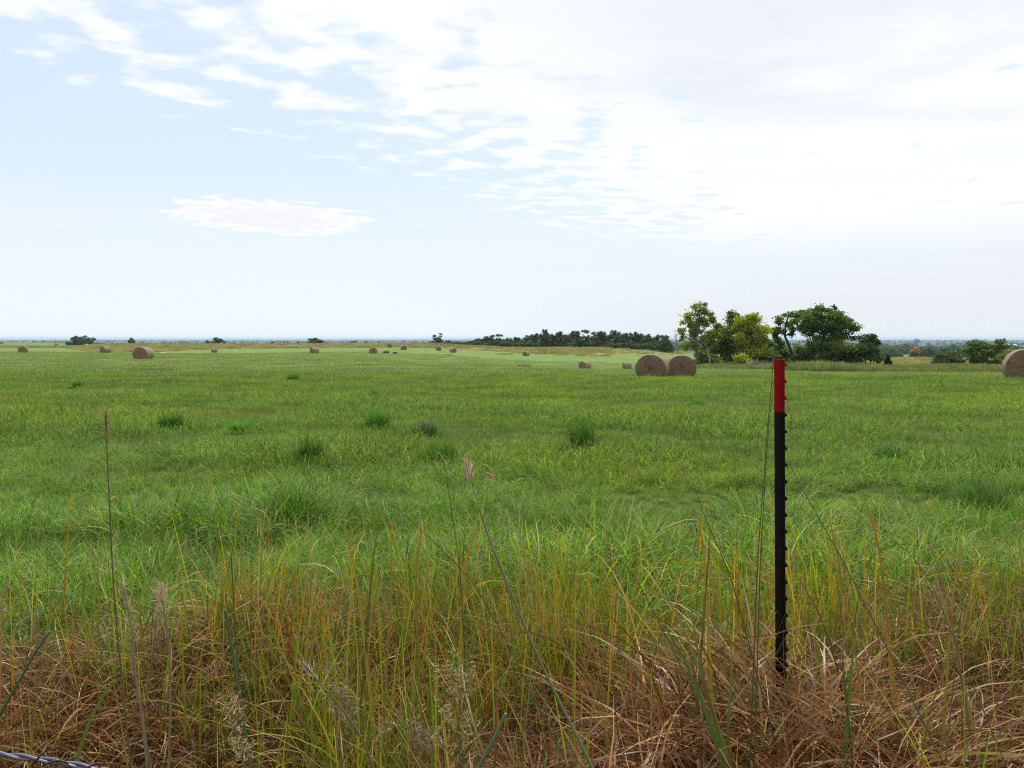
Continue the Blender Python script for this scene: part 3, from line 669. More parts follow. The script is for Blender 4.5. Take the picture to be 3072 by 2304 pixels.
# brush pile of grey sticks
r = np.random.default_rng(80); foot = ground(2275, 88); k = 88 / F
root = empty('brush_pile', foot, 'low heap of bare grey branches at the foot of the grove', 'brush pile')
for q in range(60):
    m = MB(); a = r.normal() * 0.5; L_ = 0.7 + r.random() * 1.6; cx_ = (r.random() - 0.5) * 3.2; hz = (0.15 + 0.45 * r.random()) * (1 - abs(cx_) / 2.3)
    p0 = np.array([cx_ - math.cos(a) * L_ / 2, r.normal() * 0.5, max(0.03, hz - 0.1 * r.random())]); p1 = np.array([cx_ + math.cos(a) * L_ / 2, r.normal() * 0.5, max(0.05, hz + r.normal() * 0.22)])
    m.tube(limb(r, p0, p1, 5, 0.09), np.linspace(0.032, 0.012, 5) * (0.6 + r.random()), 5, np.array(BARK_P) * (0.4 + 0.6 * r.random()))
    link('stick', m.mesh('stick'), M_BARK, root)

# shared crowns for far trees, one set per habit, about 1 m tall; trees are scaled copies
def far_proto(kind, seed):
    r = np.random.default_rng(seed); t = MB(); lb = []
    if kind == 'round':
        t.tube([(0, 0, -0.08), (0.01, 0, 0.25), (0, 0, 0.6)], [0.03, 0.022, 0.01], 5, BARK_D)
        for q in range(9): a = r.random() * 6.28; z_ = 0.12 + 0.70 * r.random(); s_ = 0.42 * math.sin(math.pi * min(1, z_ * 0.92 + 0.05)) ** 0.6; lb.append(((math.cos(a) * s_ * .7, math.sin(a) * s_ * .7, z_), (0.25 * (1.12 - 0.6 * z_),) * 2 + (0.16,)))
        lb.append(((0, 0, 0.84), (0.13, 0.13, 0.11))); lb.append(((0, 0, 0.22), (0.40, 0.40, 0.22)))
    elif kind == 'airy':
        t.tube([(0, 0, -0.08), (0.01, 0, 0.3), (0, 0, 0.7)], [0.03, 0.022, 0.01], 5, BARK_D)
        for q in range(12): 
            a = r.random() * 6.28; z_ = 0.32 + 0.62 * r.random(); c = np.array([math.cos(a) * .34 * r.random() ** .5, math.sin(a) * .3, z_]); lb.append((c, (0.14, 0.14, 0.09)))
            t.tube(limb(r, (0, 0, 0.3 + 0.2 * r.random()), c, 4), [0.014, 0.01, 0.007, 0.004], 4, BARK_D)
        lb.append(((0.05, 0, 0.24), (0.36, 0.36, 0.22)))
    else:
        t.tube([(0, 0, -0.08), (0, 0, 0.2), (0, 0, 0.5)], [0.03, 0.022, 0.01], 5, BARK_D)
        for q in range(8): a = r.random() * 6.28; lb.append(((math.cos(a) * .45, math.sin(a) * .45, 0.22 + 0.3 * r.random()), (0.34, 0.34, 0.26)))
        lb.append(((0, 0, 0.55), (0.4, 0.4, 0.3)))
    return t, lb
FAR_ME = {}
def far_tree_mesh(kind, var, tone):
    key = (kind, var, tone)
    if key not in FAR_ME:
        t, lb = far_proto(kind, hash((kind == 'airy', kind == 'bush', var)) % 1000 + var * 17)
        cols = {'dark': [(0.045, 0.085, 0.022), (0.062, 0.110, 0.028), (0.080, 0.128, 0.032)], 'mid': [(0.060, 0.105, 0.020), (0.085, 0.130, 0.026), (0.045, 0.080, 0.018)],
                'orange': [(0.62, 0.30, 0.02), (0.52, 0.25, 0.02), (0.40, 0.22, 0.03)]}[tone]
        V_, Q_, C_ = leaf_cloud(np.random.default_rng(900 + var * 7 + len(kind)), lb, 0.85 if kind != 'airy' else 0.6, 0.055, cols)
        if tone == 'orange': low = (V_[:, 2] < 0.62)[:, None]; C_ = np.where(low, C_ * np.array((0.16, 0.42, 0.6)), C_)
        FAR_ME[key] = (t.mesh('trunk'), mesh_np('crown', V_, Q_, C_, False))
    return FAR_ME[key]
rf = random.Random(4)
def far_tree(px, top, base, hw, d, kind, tone, name, label, cat, group=None, var=None, sink=0.0):
    """a far tree: crown top row, foot row, half width, all in photograph pixels at distance d"""
    k = d / F; foot = ground(px, d); top_z = EYE - (top - HY) * k
    h = max(0.8, top_z - foot[2])
    tm, cm = far_tree_mesh(kind, rf.randrange(3) if var is None else var, tone)
    o = empty(name, foot, label, cat, group, rf.random() * 6.28)
    wid = hw * k / (0.46 if kind != 'bush' else 0.72)
    o.scale = (wid, wid, h)
    link('trunk', tm, M_BARK, o); link('crown', cm, M_LEAF, o)
    return o
LG = 'trees of the dark wooded line beyond the tan strip'
LL = 'dark green tree within the solid tree line beyond the tan strip'
line = [(1345, 1021, 20, 'bush', 'mid'), (1368, 1024, 16, 'round', 'dark'), (1388, 1022, 18, 'bush', 'mid'), (1410, 1022, 14, 'round', 'mid'), (1440, 1014, 20, 'round', 'mid'), (1463, 1007, 16, 'round', 'dark'), (1510, 1016, 14, 'round', 'dark'), (1530, 1013, 14, 'round', 'mid'), (1556, 1011, 20, 'round', 'mid'), (1585, 1004, 22, 'round', 'mid'), (1608, 998, 20, 'round', 'mid'), (1652, 1000, 20, 'round', 'mid'), (1672, 995, 20, 'round', 'mid'), (1716, 994, 22, 'round', 'dark'), (1786, 986, 22, 'airy', 'dark'), (1812, 993, 24, 'round', 'dark'), (1840, 988, 24, 'round', 'dark'), (1868, 999, 24, 'round', 'mid'), (1895, 996, 22, 'round', 'dark'), (1918, 998, 20, 'round', 'dark'), (1945, 1003, 22, 'round', 'mid'), (1970, 1004, 20, 'round', 'dark'), (1990, 1012, 20, 'round', 'dark')]
for px, top, hw, kind, tone in line:
    far_tree(px, top, 1047, hw * 1.12, np.interp(px, [1345, 1578, 1990], [345, 322, 283]) + rf.uniform(-3, 6), kind, tone, 'tree', LL, 'tree', LG)
for px in range(1430, 2030, 24):
    far_tree(px + rf.uniform(-6, 6), 1022 + rf.uniform(-4, 6), 1048, 19, np.interp(px, [1345, 1578, 1990], [341, 318, 279]), 'bush', rf.choice(['dark', 'dark', 'mid']), 'bush', 'low dark bush along the foot of the far tree line', 'bush', 'bushes along the foot of the tree line')
for px, top, hw, kind, tone, lab in [(1312, 1001, 20, 'airy', 'mid', 'lone flat-topped tree with see-through crown at the left end of tree line'),
        (1488, 996, 24, 'airy', 'dark', 'tree with a wispy open top left of the solid tree line'), (1630, 985, 18, 'round', 'mid', 'tallest rounded tree in the left half of the tree line'),
        (1692, 988, 20, 'airy', 'mid', 'twiggy olive tree in the middle of the tree line'), (1748, 980, 28, 'airy', 'dark', 'tallest tree of the dark far tree line'),
        (1997, 996, 22, 'airy', 'dark', 'open flat-crowned tree at the right end of the tree line')]:
    far_tree(px, top, 1046, hw, np.interp(px, [1300, 1578, 1990], [350, 318, 280]), kind, tone, 'tree', lab, 'tree', LG)
for px, top, hw, d, kind, tone, lab, nm in [
        (242, 1008, 24, 470, 'round', 'dark', 'dense dark tree of the isolated clump on the far left', 'tree'), (270, 1003, 17, 480, 'airy', 'dark', 'sparse see-through tree beside the dense tree on the far left', 'tree'),
        (208, 1022, 8, 470, 'bush', 'dark', 'small dark bush left of the isolated far clump', 'bush'), (395, 1013, 9, 470, 'round', 'dark', 'small lone upright tree right of the far-left clump', 'tree'),
        (645, 1012, 20, 440, 'round', 'dark', 'lone rounded tree on the crest left of centre', 'tree'), (621, 1019, 5, 440, 'round', 'dark', 'small shrub just left of the lone rounded crest tree', 'shrub'), (673, 1021, 4, 440, 'round', 'dark', 'narrow little cedar just right of the lone rounded crest tree', 'cedar'),
        (943, 1012, 21, 430, 'round', 'mid', 'grey-green rounded tree on the crest above the middle bales', 'tree'), (1061, 1020, 11, 430, 'bush', 'dark', 'solid dark rounded bush on the crest near centre', 'bush'),
        (816, 1024, 7, 440, 'bush', 'dark', 'tiny dark bush on the crest between two lone trees', 'bush'), (893, 1025, 9, 450, 'bush', 'mid', 'low bush left of the grey-green crest tree', 'bush'), (545, 1024, 22, 620, 'bush', 'mid', 'low wide clump of hazy trees left of the lone rounded tree', 'tree clump')]:
    far_tree(px, top, 1032, hw * 1.15, d, kind, tone, nm, lab, 'bush' if nm == 'bush' else nm.replace('_', ' '))
for px in [1096, 1118, 1136, 1160, 1178, 1205, 1230, 1250, 1272, 1290]:
    far_tree(px, 1024 + rf.uniform(-2, 2), 1032, 12, 520 + rf.uniform(0, 60), 'bush', rf.choice(['dark', 'mid']), 'tree', 'low hazy tree in the row behind the small bales near centre', 'tree', 'hazy tree row behind the crest')
for px in [12, 42, 58, 68, 100, 115, 128, 140, 150, 165, 176, 190, 310, 340, 365, 430, 470, 505, 590, 700, 730, 770, 860]:
    far_tree(px, (1025 if px < 200 else 1027) + rf.uniform(-3, 1), 1030, 6 + rf.random() * 6, 1000 + rf.uniform(0, 250), 'bush', 'dark', 'tree', 'tiny hazy tree scattered along the left horizon', 'tree', 'tiny trees along the left horizon')
# the wooded valley on the right
for q in range(70):
    px = rf.uniform(2610, 3120); d = 420 * (2600 / 420) ** (rf.random() ** 0.8); foot = ground(px, d)
    k = d / F; hpx = rf.uniform(5, 8) / k
    base_y = HY + (EYE - foot[2]) / k
    far_tree(px, base_y - hpx, base_y, hpx * rf.uniform(0.5, 0.8), d, rf.choice(['round', 'bush', 'round']), rf.choice(['dark', 'mid']), 'tree', 'blue-green hazy tree in the wooded valley on the right', 'tree', 'trees of the wooded valley')
far_tree(2743, 1041, 1060, 15, 430, 'round', 'orange', 'orange_tree', 'single orange autumn tree in the wooded valley', 'tree', var=1)
far_tree(3010, 1014, 1022, 7, 2600, 'round', 'dark', 'tree', 'single dark tree breaking the far right horizon', 'tree', var=1)
far_tree(2750, 1013, 1019, 8, 3200, 'bush', 'dark', 'tree', 'hazy dark tree clump on the skyline above the orange tree', 'tree', var=1)
# far woods of the plain: one mass
fx, fd = wedge(rng, 4200, 560, 9000, 100, 1.2, -300, 3400)
patch = vnoise(fx, fd, 0.006, 40) + 0.6 * vnoise(fx, fd, 0.0016, 41); k = patch + 0.25 * smooth(CX + F * fx / fd, 2500, 2700) * smooth(-fd, -3500, -1500) > 0.80; fx, fd = fx[k], fd[k]
pxf = CX + F * fx / fd; k = ~((pxf < 1400) & (fd < 1300)); fx, fd = fx[k], fd[k]
srcs = [far_tree_mesh('bush', v, 'dark')[1].copy() for v in range(2)] + [far_tree_mesh('round', 1, 'mid')[1].copy()]
f = fields(rng, fx, fd, 6.0, 11.0, 0.02)
scatter('far_woods', 'hazy blue woods scattered over the distant plain', srcs, M_LEAF, idx=rng.integers(0, 3, len(fx)), **f)

# ------------------------------------------------------------------ hay bales
def bale_materials():
    m1, n = mat_new('bale_wrap'); tc_ = n.new('ShaderNodeTexCoord').outputs['Object']
    s3 = n.sep(tc_)
    # bands round the bale (twine / windrow lines) plus straw grain running round it
    ang = n.math('ARCTAN2', s3[2], s3[0])
    band = n.noise(n.comb(n.math('MULTIPLY', s3[1], 9.0), n.math('MULTIPLY', ang, 0.5), 0.0), 2.0, 4, 0.7)
    grain = n.noise(n.comb(n.math('MULTIPLY', s3[1], 60.0), n.math('MULTIPLY', ang, 5.0), 0.0), 1.0, 4, 0.7)
    c = n.mix(n.sstep(band, 0.35, 0.65), (0.14, 0.105, 0.066), (0.33, 0.265, 0.175))
    c = n.mix(1.0, c, n.mix(grain, (0.55, 0.55, 0.55), (1.5, 1.5, 1.5)), 'MULTIPLY')
    bp = n.new('ShaderNodeBump'); bp.inputs['Strength'].default_value = 0.7; bp.inputs['Distance'].default_value = 0.03; n.put(bp.inputs['Height'], grain)
    oi = n.new('ShaderNodeObjectInfo').outputs['Random']
    finish(m1, n, principled(n, c, 0.9, 0.1, bp.outputs[0]).outputs[0])
    m2, n = mat_new('bale_end'); tc_ = n.new('ShaderNodeTexCoord').outputs['Object']
    s3 = n.sep(tc_); rad = n.math('SQRT', n.math('ADD', n.math('POWER', s3[0], 2.0), n.math('POWER', n.math('SUBTRACT', s3[2], 0.72), 2.0)))
    ang = n.math('ARCTAN2', n.math('SUBTRACT', s3[2], 0.72), s3[0])
    warp = n.noise(tc_, 3.0, 3, 0.6)
    spiral = n.math('ADD', n.math('ADD', rad, n.math('MULTIPLY', ang, 0.02)), n.math('MULTIPLY', warp, 0.12))
    g1 = n.noise(n.comb(n.math('MULTIPLY', spiral, 34.0), n.math('MULTIPLY', ang, 1.3), 0.0), 1.0, 5, 0.75)
    c = n.mix(n.sstep(g1, 0.32, 0.70), (0.115, 0.070, 0.043), (0.320, 0.215, 0.140))
    g2 = n.noise(tc_, 40.0, 3, 0.7); c = n.mix(1.0, c, n.mix(g2, (0.7, 0.7, 0.7), (1.3, 1.3, 1.3)), 'MULTIPLY')
    bp = n.new('ShaderNodeBump'); bp.inputs['Strength'].default_value = 0.9; bp.inputs['Distance'].default_value = 0.05; n.put(bp.inputs['Height'], g1)
    finish(m2, n, principled(n, c, 0.95, 0.05, bp.outputs[0]).outputs[0])
    return m1, m2
M_WRAP, M_END = bale_materials()
STRAW = [((0.20, 0.11, 0.055), (0.42, 0.27, 0.15), 3), ((0.30, 0.22, 0.13), (0.52, 0.42, 0.28), 1)]
def make_bale(seed, W=1.45, r0=0.80, seg=48, hairs=170):
    """round bale lying with its axis along local y, sagged and flattened below; returns the root with its parts"""
    r = np.random.default_rng(seed)
    root = bpy.data.objects.new('hay_bale', None); COL.objects.link(root)
    a = np.arange(seg) * 2 * math.pi / seg
    lump = sum(r.normal() * 0.008 * np.cos(k * a + r.random() * 6.28) for k in (2, 3, 5, 7))
    def ring(scale, yv):
        x_ = r0 * 1.03 * scale * np.cos(a) * (1 + lump); z_ = 0.72 + r0 * 0.93 * scale * np.sin(a) * (1 + lump)
        low = np.clip((0.25 - z_) / 0.25, 0, 1); z_ = np.where(z_ < 0.0, 0.0 - 0.02, z_); x_ = x_ * (1 + 0.10 * np.clip((0.6 - z_) / 0.6, 0, 1))
        return np.stack([x_, np.full(seg, yv), z_], -1)
    ys = np.linspace(-W / 2, W / 2, 13); prof = 1 - 0.035 * np.abs(np.linspace(-1, 1, 13)) ** 6 + r.normal(size=13) * 0.006
    m = MB(); Vr = np.concatenate([ring(p_, y_) for p_, y_ in zip(prof, ys)])
    i_ = np.arange(12)[:, None] * seg; j_ = np.arange(seg)[None]; jn = (j_ + 1) % seg
    m.add(Vr, np.stack([i_ + j_, i_ + seg + j_, i_ + seg + jn, i_ + jn], -1).reshape(-1, 4))
    wrap = link('net_wrap', m.mesh('net_wrap'), M_WRAP, root)
    for sgn in (-1, 1):
        m = MB(); scs = [0.965, 0.90, 0.78, 0.6, 0.42, 0.24, 0.08]; bul = [0, .012, .03, .045, .05, .045, .03]
        Vr = np.concatenate([ring(s_, sgn * (W / 2 + b_)) + np.stack([np.zeros(seg), r.normal(size=seg) * 0.012 * (0 if q == 0 else 1), np.zeros(seg)], -1) for q, (s_, b_) in enumerate(zip(scs, bul))])
        i_ = np.arange(6)[:, None] * seg; Q_ = np.stack([i_ + j_, i_ + jn, i_ + seg + jn, i_ + seg + j_], -1).reshape(-1, 4)
        c0 = len(Vr); Vr = np.concatenate([Vr, [[0, sgn * (W / 2 + .03), 0.72]]]); T_ = [[c0, 6 * seg + k, 6 * seg + (k + 1) % seg] for k in range(seg)]
        if sgn > 0: Q_ = Q_[:, ::-1]
        m.add(Vr, Q_, T_)
        e = link('end_face', m.mesh('end_face'), M_END, root)
        if hairs:
            hm_ = MB()
            for q in range(hairs):
                rad = r0 * (0.08 + 0.88 * r.random() ** 0.6); th = r.random() * 6.283; c = np.array([1.03 * rad * math.cos(th), sgn * (W / 2 + 0.05), 0.72 + 0.93 * rad * math.sin(th)])
                if c[2] < 0.03: continue
                tg = np.array([-math.sin(th), 0, math.cos(th)]); L_ = 0.06 + 0.16 * r.random(); w_ = 0.004 + 0.004 * r.random(); nr_ = np.array([math.cos(th), 0, math.sin(th)])
                st = c + np.array([0, -sgn * 0.03, 0]); p = [st, st + tg * L_ * .5 + np.array([0, sgn * (.02 + .03 * r.random()), 0]), st + tg * L_ + nr_ * r.normal() * 0.03 + np.array([0, sgn * .03 * r.random() - 0.01, -0.02 * r.random()])]
                col = np.array((0.20, 0.115, 0.068)) * (0.4 + 1.1 * r.random())
                hm_.add([p[0] - nr_ * w_, p[0] + nr_ * w_, p[1] - nr_ * w_, p[1] + nr_ * w_, p[2] - nr_ * w_ * .3, p[2] + nr_ * w_ * .3], [[0, 1, 3, 2], [2, 3, 5, 4]], None, col)
            tag(link('loose_straw', hm_.mesh('loose_straw'), M_DRY, e), kind='stuff')
    if hairs:
        hm_ = MB()
        for q in range(int(hairs * 1.6)):
            th = r.uniform(-0.2, 3.34); rad = r0 * (1.0 + r.random() * 0.012); y_ = r.uniform(-W / 2, W / 2)
            c = np.array([1.03 * rad * math.cos(th), y_, 0.72 + 0.93 * rad * math.sin(th)]); tg = np.array([-math.sin(th), r.normal() * 0.3, math.cos(th)]); L_ = 0.05 + 0.12 * r.random(); w_ = 0.0035; nr_ = np.array([math.cos(th), 0, math.sin(th)])
            p = [c, c + tg * L_ * .6 + nr_ * 0.02, c + tg * L_ + nr_ * (0.01 + 0.05 * r.random())]; sv = np.array([0, w_, 0])
            hm_.add([p[0] - sv, p[0] + sv, p[1] - sv, p[1] + sv, p[2] - sv * .3, p[2] + sv * .3], [[0, 1, 3, 2], [2, 3, 5, 4]], None, np.array((0.46, 0.38, 0.26)) * (0.5 + r.random()))
        tag(link('loose_straw', hm_.mesh('loose_straw'), M_DRY, wrap), kind='stuff')
    return root
BG = 'round hay bales lying about the field'
near_proto, far_protos, used = None, [make_bale(61, hairs=0), make_bale(62, W=1.55, hairs=0), make_bale(63, W=1.4, r0=0.82, hairs=0)], set()
def place_bale(proto, px, d, yaw, label, sc=1.0, sink=0.03, lift=None):
    o = proto if proto.name not in used else copy_tree(proto)
    used.add(o.name); used.add(proto.name)
    p = ground(px, d); o.location = (p[0], p[1], p[2] - sink); o.rotation_euler = (0, 0, yaw); o.scale = (sc,) * 3
    tag(o, label, 'hay bale', BG); return o
# yaw: at 0 the axis points straight away from the camera; positive turns the near end to the right
def yaw_for(px, side): return -math.atan2(px - CX, F) + side
nb1, nb2, nb3 = make_bale(51, 1.4, 0.82), make_bale(52, 1.4, 0.82), make_bale(53, 1.5, 0.92)
place_bale(nb1, 1958, 38.6, yaw_for(1960, R(-10)), 'left of the two large paired bales in front of the airy tree', 0.88, 0.12)
place_bale(nb2, 2040, 40.6, yaw_for(2045, R(8)), 'right of the two large paired bales, partly behind its twin', 0.88, 0.12)
place_bale(nb3, 3082, 37.0, yaw_for(3082, R(7)), 'big bale cut off by the right edge of the frame', 1.02, 0.1)
for px, d, side, sc, lab in [
        (430, 85, -27, 1.0, 'largest bale on the left with dark end and lit curved side'), (316, 162, -55, 1.0, 'bale turned sideways left of the largest left bale'),
        (69, 162, -8, 1.0, 'bale near the left edge showing its dark arched end'), (643, 240, -78, 1.0, 'pale striped bale seen from the side left of the white stake'),
        (943, 170, -62, 0.95, 'pale bale seen side-on left of centre below the grey-green tree'), (1119, 172, 8, 1.0, 'dark-ended bale left of the weeds in mid field'),
        (1169, 250, -4, 0.95, 'bale on the crest farthest back of the middle group'), (1211, 216, 12, 0.95, 'bale just right of and below the crest bale'),
        (1316, 232, 0, 0.95, 'dark round-ended bale beneath the lone flat-topped tree'), (1359, 222, 28, 0.95, 'bale with a pale top right of the round-ended bale'),
        (1578, 238, -30, 1.0, 'small bale below the tree line right of the yellow stake'), (1754, 136, -38, 0.98, 'tan bale in the hollow left of the paired bales'),
        (1881, 138, -80, 0.92, 'pale drum-like bale seen side-on just left of the paired bales'), (2008, 300, 20, 1.0, 'tiny half-hidden bale at the right end of the tree line'),
        (169, 500, -75, 1.3, 'tiny pale bale far off below the left horizon'), (5, 600, -70, 1.4, 'tiny pale bale far off at the left edge of the frame'), (490, 165, 90, 0.0, '')]:
    if not lab: continue
    place_bale(far_protos[rf.randrange(3)], px, d, yaw_for(px, R(side)), lab, sc, 0.12)

# ------------------------------------------------------------------ posts and small markers
def paint(name, col, rough, spec, bump=0.15, rust=None):
    m, n = mat_new(name); oc = n.new('ShaderNodeTexCoord').outputs['Object']
    a = n.noise(oc, 60.0, 4, 0.6); b = n.noise(n.mapping(oc, (1, 1, 0.2)), 25.0, 4, 0.7)
    c = n.mix(a, tuple(v * 0.75 for v in col), tuple(v * 1.2 for v in col))
    if rust: c = n.mix(n.sstep(b, 0.60, 0.72), c, rust)
    chip = n.noise(n.mapping(oc, (1, 1, 0.35)), 140.0, 3, 0.6)
    c = n.mix(n.sstep(chip, 0.70, 0.74), c, (0.16, 0.13, 0.12))
    bp = n.new('ShaderNodeBump'); bp.inputs['Strength'].default_value = bump; bp.inputs['Distance'].default_value = 0.001; n.put(bp.inputs['Height'], a)
    return finish(m, n, principled(n, c, rough, spec, bp.outputs[0]).outputs[0])
M_RED = paint('red_paint', (0.25, 0.0022, 0.0040), 0.5, 0.14, rust=(0.12, 0.004, 0.004))
M_BLACK = paint('black_paint', (0.0045, 0.0042, 0.0045), 0.55, 0.18, rust=(0.010, 0.007, 0.006))
PD = 2.61
p0 = pt(2343, 1078, PD)
post = empty('t_post', (p0[0], p0[1], 0.0), 'black steel T-post with a red painted top rising from the dry grass', 'fence post', None, -math.atan2(p0[0], p0[1]))
post.rotation_euler = (0, R(-0.25), -math.atan2(p0[0], p0[1]))
H_ = p0[2]; zr = H_ - 0.172
def tsec(z0, z1):
    m = MB(); st = 0.0022; 
    prof = [(-0.0155, -0.0035), (0.0120, -0.0024), (0.0135, -0.017), (0.0175, -0.0165), (0.0175, 0.0165), (0.0135, 0.017), (0.0120, 0.0024), (-0.0155, 0.0035)]
    V_ = [(a, b, z) for z in (z0, z1) for a, b in prof]; n8 = 8
    Q_ = [[j, (j + 1) % n8, n8 + (j + 1) % n8, n8 + j] for j in range(n8)]
    # caps split into web and flange quads
    for o_, flip in ((0, True), (8, False)):
        for q in ([0, 1, 6, 7], [1, 2, 3, 3], [2, 3, 4, 5], [1, 2, 5, 6]):
            if q == [1, 2, 3, 3]: continue
            q = [o_ + v for v in q]; Q_.append(q[::-1] if flip else q)
    m.add(V_, Q_); return m
shaft = link('post_shaft', tsec(-0.3, zr).mesh('post_shaft', False), M_BLACK, post)
ptop = link('painted_top', tsec(zr, H_).mesh('painted_top', False), M_RED, post)
def stud_me(): 
    m = MB(); prof = [(0.0165, 0, 0.0085), (0.0205, 0, 0.0040), (0.0246, 0, 0.0002), (0.0246, 0, -0.0032), (0.0215, 0, -0.0055), (0.0165, 0, -0.0068)]
    m.prism([(a, b - 0.0065, c) for a, b, c in prof], [(0, 0, 0), (0, 0.013, 0)]); return m.mesh('stud', False)
sb, sr = stud_me(), stud_me(); sb.materials.append(M_BLACK); sr.materials.append(M_RED)
for q in range(22):
    z_ = H_ - 0.0175 - q * 0.0543
    link('stud', sr if z_ > zr else sb, None, ptop if z_ > zr else shaft, (0, 0, z_))

def stake(px, d, h, wd, col, label, nm='marker_stake'):
    m_, n = mat_new('stake_paint'); finish(m_, n, principled(n, col, 0.7, 0.2).outputs[0])
    m = MB(); m.prism([(-wd / 2, -wd / 4, 0), (wd / 2, -wd / 4, 0), (wd / 2, wd / 4, 0), (-wd / 2, wd / 4, 0)], [(0, 0, -0.2), (0, 0, h * 0.95), (0.0, 0, h)])
    o = link(nm, m.mesh(nm, False), m_, None, ground(px, d)); return tag(o, label, 'marker stake')
stake(706, 232, 1.05, 0.16, (0.72, 0.70, 0.66), 'short white stake at the field edge left of centre')
stake(1510, 262, 1.55, 0.19, (0.55, 0.42, 0.20), 'pale yellow stake at the field edge below the tree line')

# flat pale lump lying in the grass on the left
r = np.random.default_rng(90)
def rock(nm, seed, sx, sy, sz, mat, loc, rz=0.0, rough=0.12, ex=4.0):
    r = np.random.default_rng(seed); nu, nv = 28, 14; V_ = []
    for iv in range(nv + 1):
        ph = math.pi * iv / nv - math.pi / 2
        for iu in range(nu):
            th = 2 * math.pi * iu / nu; c = np.array([math.cos(ph) * math.cos(th), math.cos(ph) * math.sin(th), math.sin(ph)])
            s_ = (np.abs(c) ** ex).sum() ** (-1 / ex); V_.append(c * s_ * (1 + rough * (math.sin(3 * th + seed) * 0.4 + math.sin(7 * th + 5 * ph) * 0.25)) * np.array([sx, sy, sz]))
    m = MB(); V_ = np.array(V_); i_ = np.arange(nv)[:, None] * nu; j_ = np.arange(nu)[None]; jn = (j_ + 1) % nu
    m.add(V_, np.stack([i_ + j_, i_ + jn, i_ + nu + jn, i_ + nu + j_], -1).reshape(-1, 4)); return link(nm, m.mesh(nm), mat, None, loc, rz)
m_, n = mat_new('pale_stone'); oc = n.new('ShaderNodeTexCoord').outputs['Object']; finish(m_, n, principled(n, n.mix(n.noise(oc, 4.0, 4), (0.35, 0.31, 0.25), (0.60, 0.56, 0.48)), 0.9, 0.1).outputs[0])
p = ground(489, 165); tag(rock('pale_stone', 3, 0.62, 0.4, 0.22, m_, p + np.array([0, 0, 0.05])), 'flat pale stone lying in the grass right of the largest left bale', 'stone')
p = ground(261, 460); tag(rock('pale_stone', 4, 1.1, 0.6, 0.5, m_, p + np.array([0, 0, 0.2])), 'pale lump at the foot of the isolated far-left clump', 'stone')

# weathered slab half buried in the thatch
m_, n = mat_new('weathered_slab'); oc = n.new('ShaderNodeTexCoord').outputs['Object']
cr = n.noise(n.mapping(oc, (6, 26, 4)), 2.2, 5, 0.7, 0.6); c = n.mix(n.noise(oc, 9.0, 5, 0.7), (0.085, 0.065, 0.050), (0.19, 0.150, 0.120)); c = n.mix(n.sstep(cr, 0.58, 0.66), c, (0.035, 0.025, 0.02))
bp = n.new('ShaderNodeBump'); bp.inputs['Strength'].default_value = 0.8; bp.inputs['Distance'].default_value = 0.01; n.put(bp.inputs['Height'], n.math('SUBTRACT', 1.0, n.sstep(cr, 0.5, 0.7)))
finish(m_, n, principled(n, c, 0.85, 0.15, bp.outputs[0]).outputs[0])
sp = pt(1965, 2165, 2.86)
tag(rock('weathered_slab', 8, 0.145, 0.12, 0.045, m_, np.array([sp[0], sp[1], 0.135]), R(-25), 0.12, 4.0), 'grey-brown cracked slab lying half buried in the dead grass', 'slab')

# barbed wire close to the camera, lower left
M_STEEL, n = mat_new('galvanised_wire'); oc = n.new('ShaderNodeTexCoord').outputs['Object']
finish(M_STEEL, n, principled(n, n.mix(n.noise(oc, 90.0, 4), (0.09, 0.10, 0.13), (0.20, 0.21, 0.25)), 0.5, 0.4, None, 0.6).outputs[0])
M_RUST, n = mat_new('dark_barb_wire'); oc = n.new('ShaderNodeTexCoord').outputs['Object']
finish(M_RUST, n, principled(n, n.mix(n.noise(oc, 120.0, 4), (0.035, 0.020, 0.022), (0.10, 0.065, 0.06)), 0.5, 0.4, None, 0.5).outputs[0])
WD = 1.0
wire_px = [(-1500, 2130), (-700, 2190), (-200, 2237), (0, 2262), (60, 2270), (110, 2277), (165, 2284), (215, 2293), (262, 2302), (330, 2316), (500, 2355), (900, 2460), (1500, 2620)]
wp = np.array([pt(a, b, WD) for a, b in wire_px]); tt = np.linspace(0, len(wp) - 1, 640)
cl = np.stack([np.interp(tt, np.arange(len(wp)), wp[:, q]) for q in range(3)], -1)
ker = np.ones(9) / 9; cl = np.stack([np.convolve(np.pad(cl[:, q], 4, mode='edge'), ker, 'valid') for q in range(3)], -1)
sl = np.concatenate([[0], np.cumsum(np.linalg.norm(np.diff(cl, axis=0), axis=1))])
wire = empty('barbed_wire', cl[0], 'twisted galvanised barbed wire crossing the lower left corner', 'barbed wire')
for ph in (0, math.pi):
    m = MB(); a = sl * 2 * math.pi / 0.072 + ph + 1.1; off = np.stack([np.zeros_like(a), np.cos(a), np.sin(a)], -1) * 0.0021
    m.tube(cl + off - cl[0], 0.0021, 8, (1, 1, 1)); link('strand', m.mesh('strand'), M_STEEL, wire)
def barb(pts_px):
    m = MB(); P_ = np.array([pt(a, b, WD + dd) for a, b, dd in pts_px]); t_ = np.linspace(0, len(P_) - 1, 40)
    C_ = np.stack([np.interp(t_, np.arange(len(P_)), P_[:, q]) for q in range(3)], -1)
    C_ = np.stack([np.convolve(np.pad(C_[:, q], 3, mode='edge'), np.ones(7) / 7, 'valid') for q in range(3)], -1)
    rad = np.full(40, 0.00125); rad[:4] = np.linspace(0.0004, .00125, 4); rad[-4:] = np.linspace(.00125, 0.0004, 4)
    m.tube(C_ - cl[0], rad, 6); link('barb', m.mesh('barb'), M_RUST, wire)
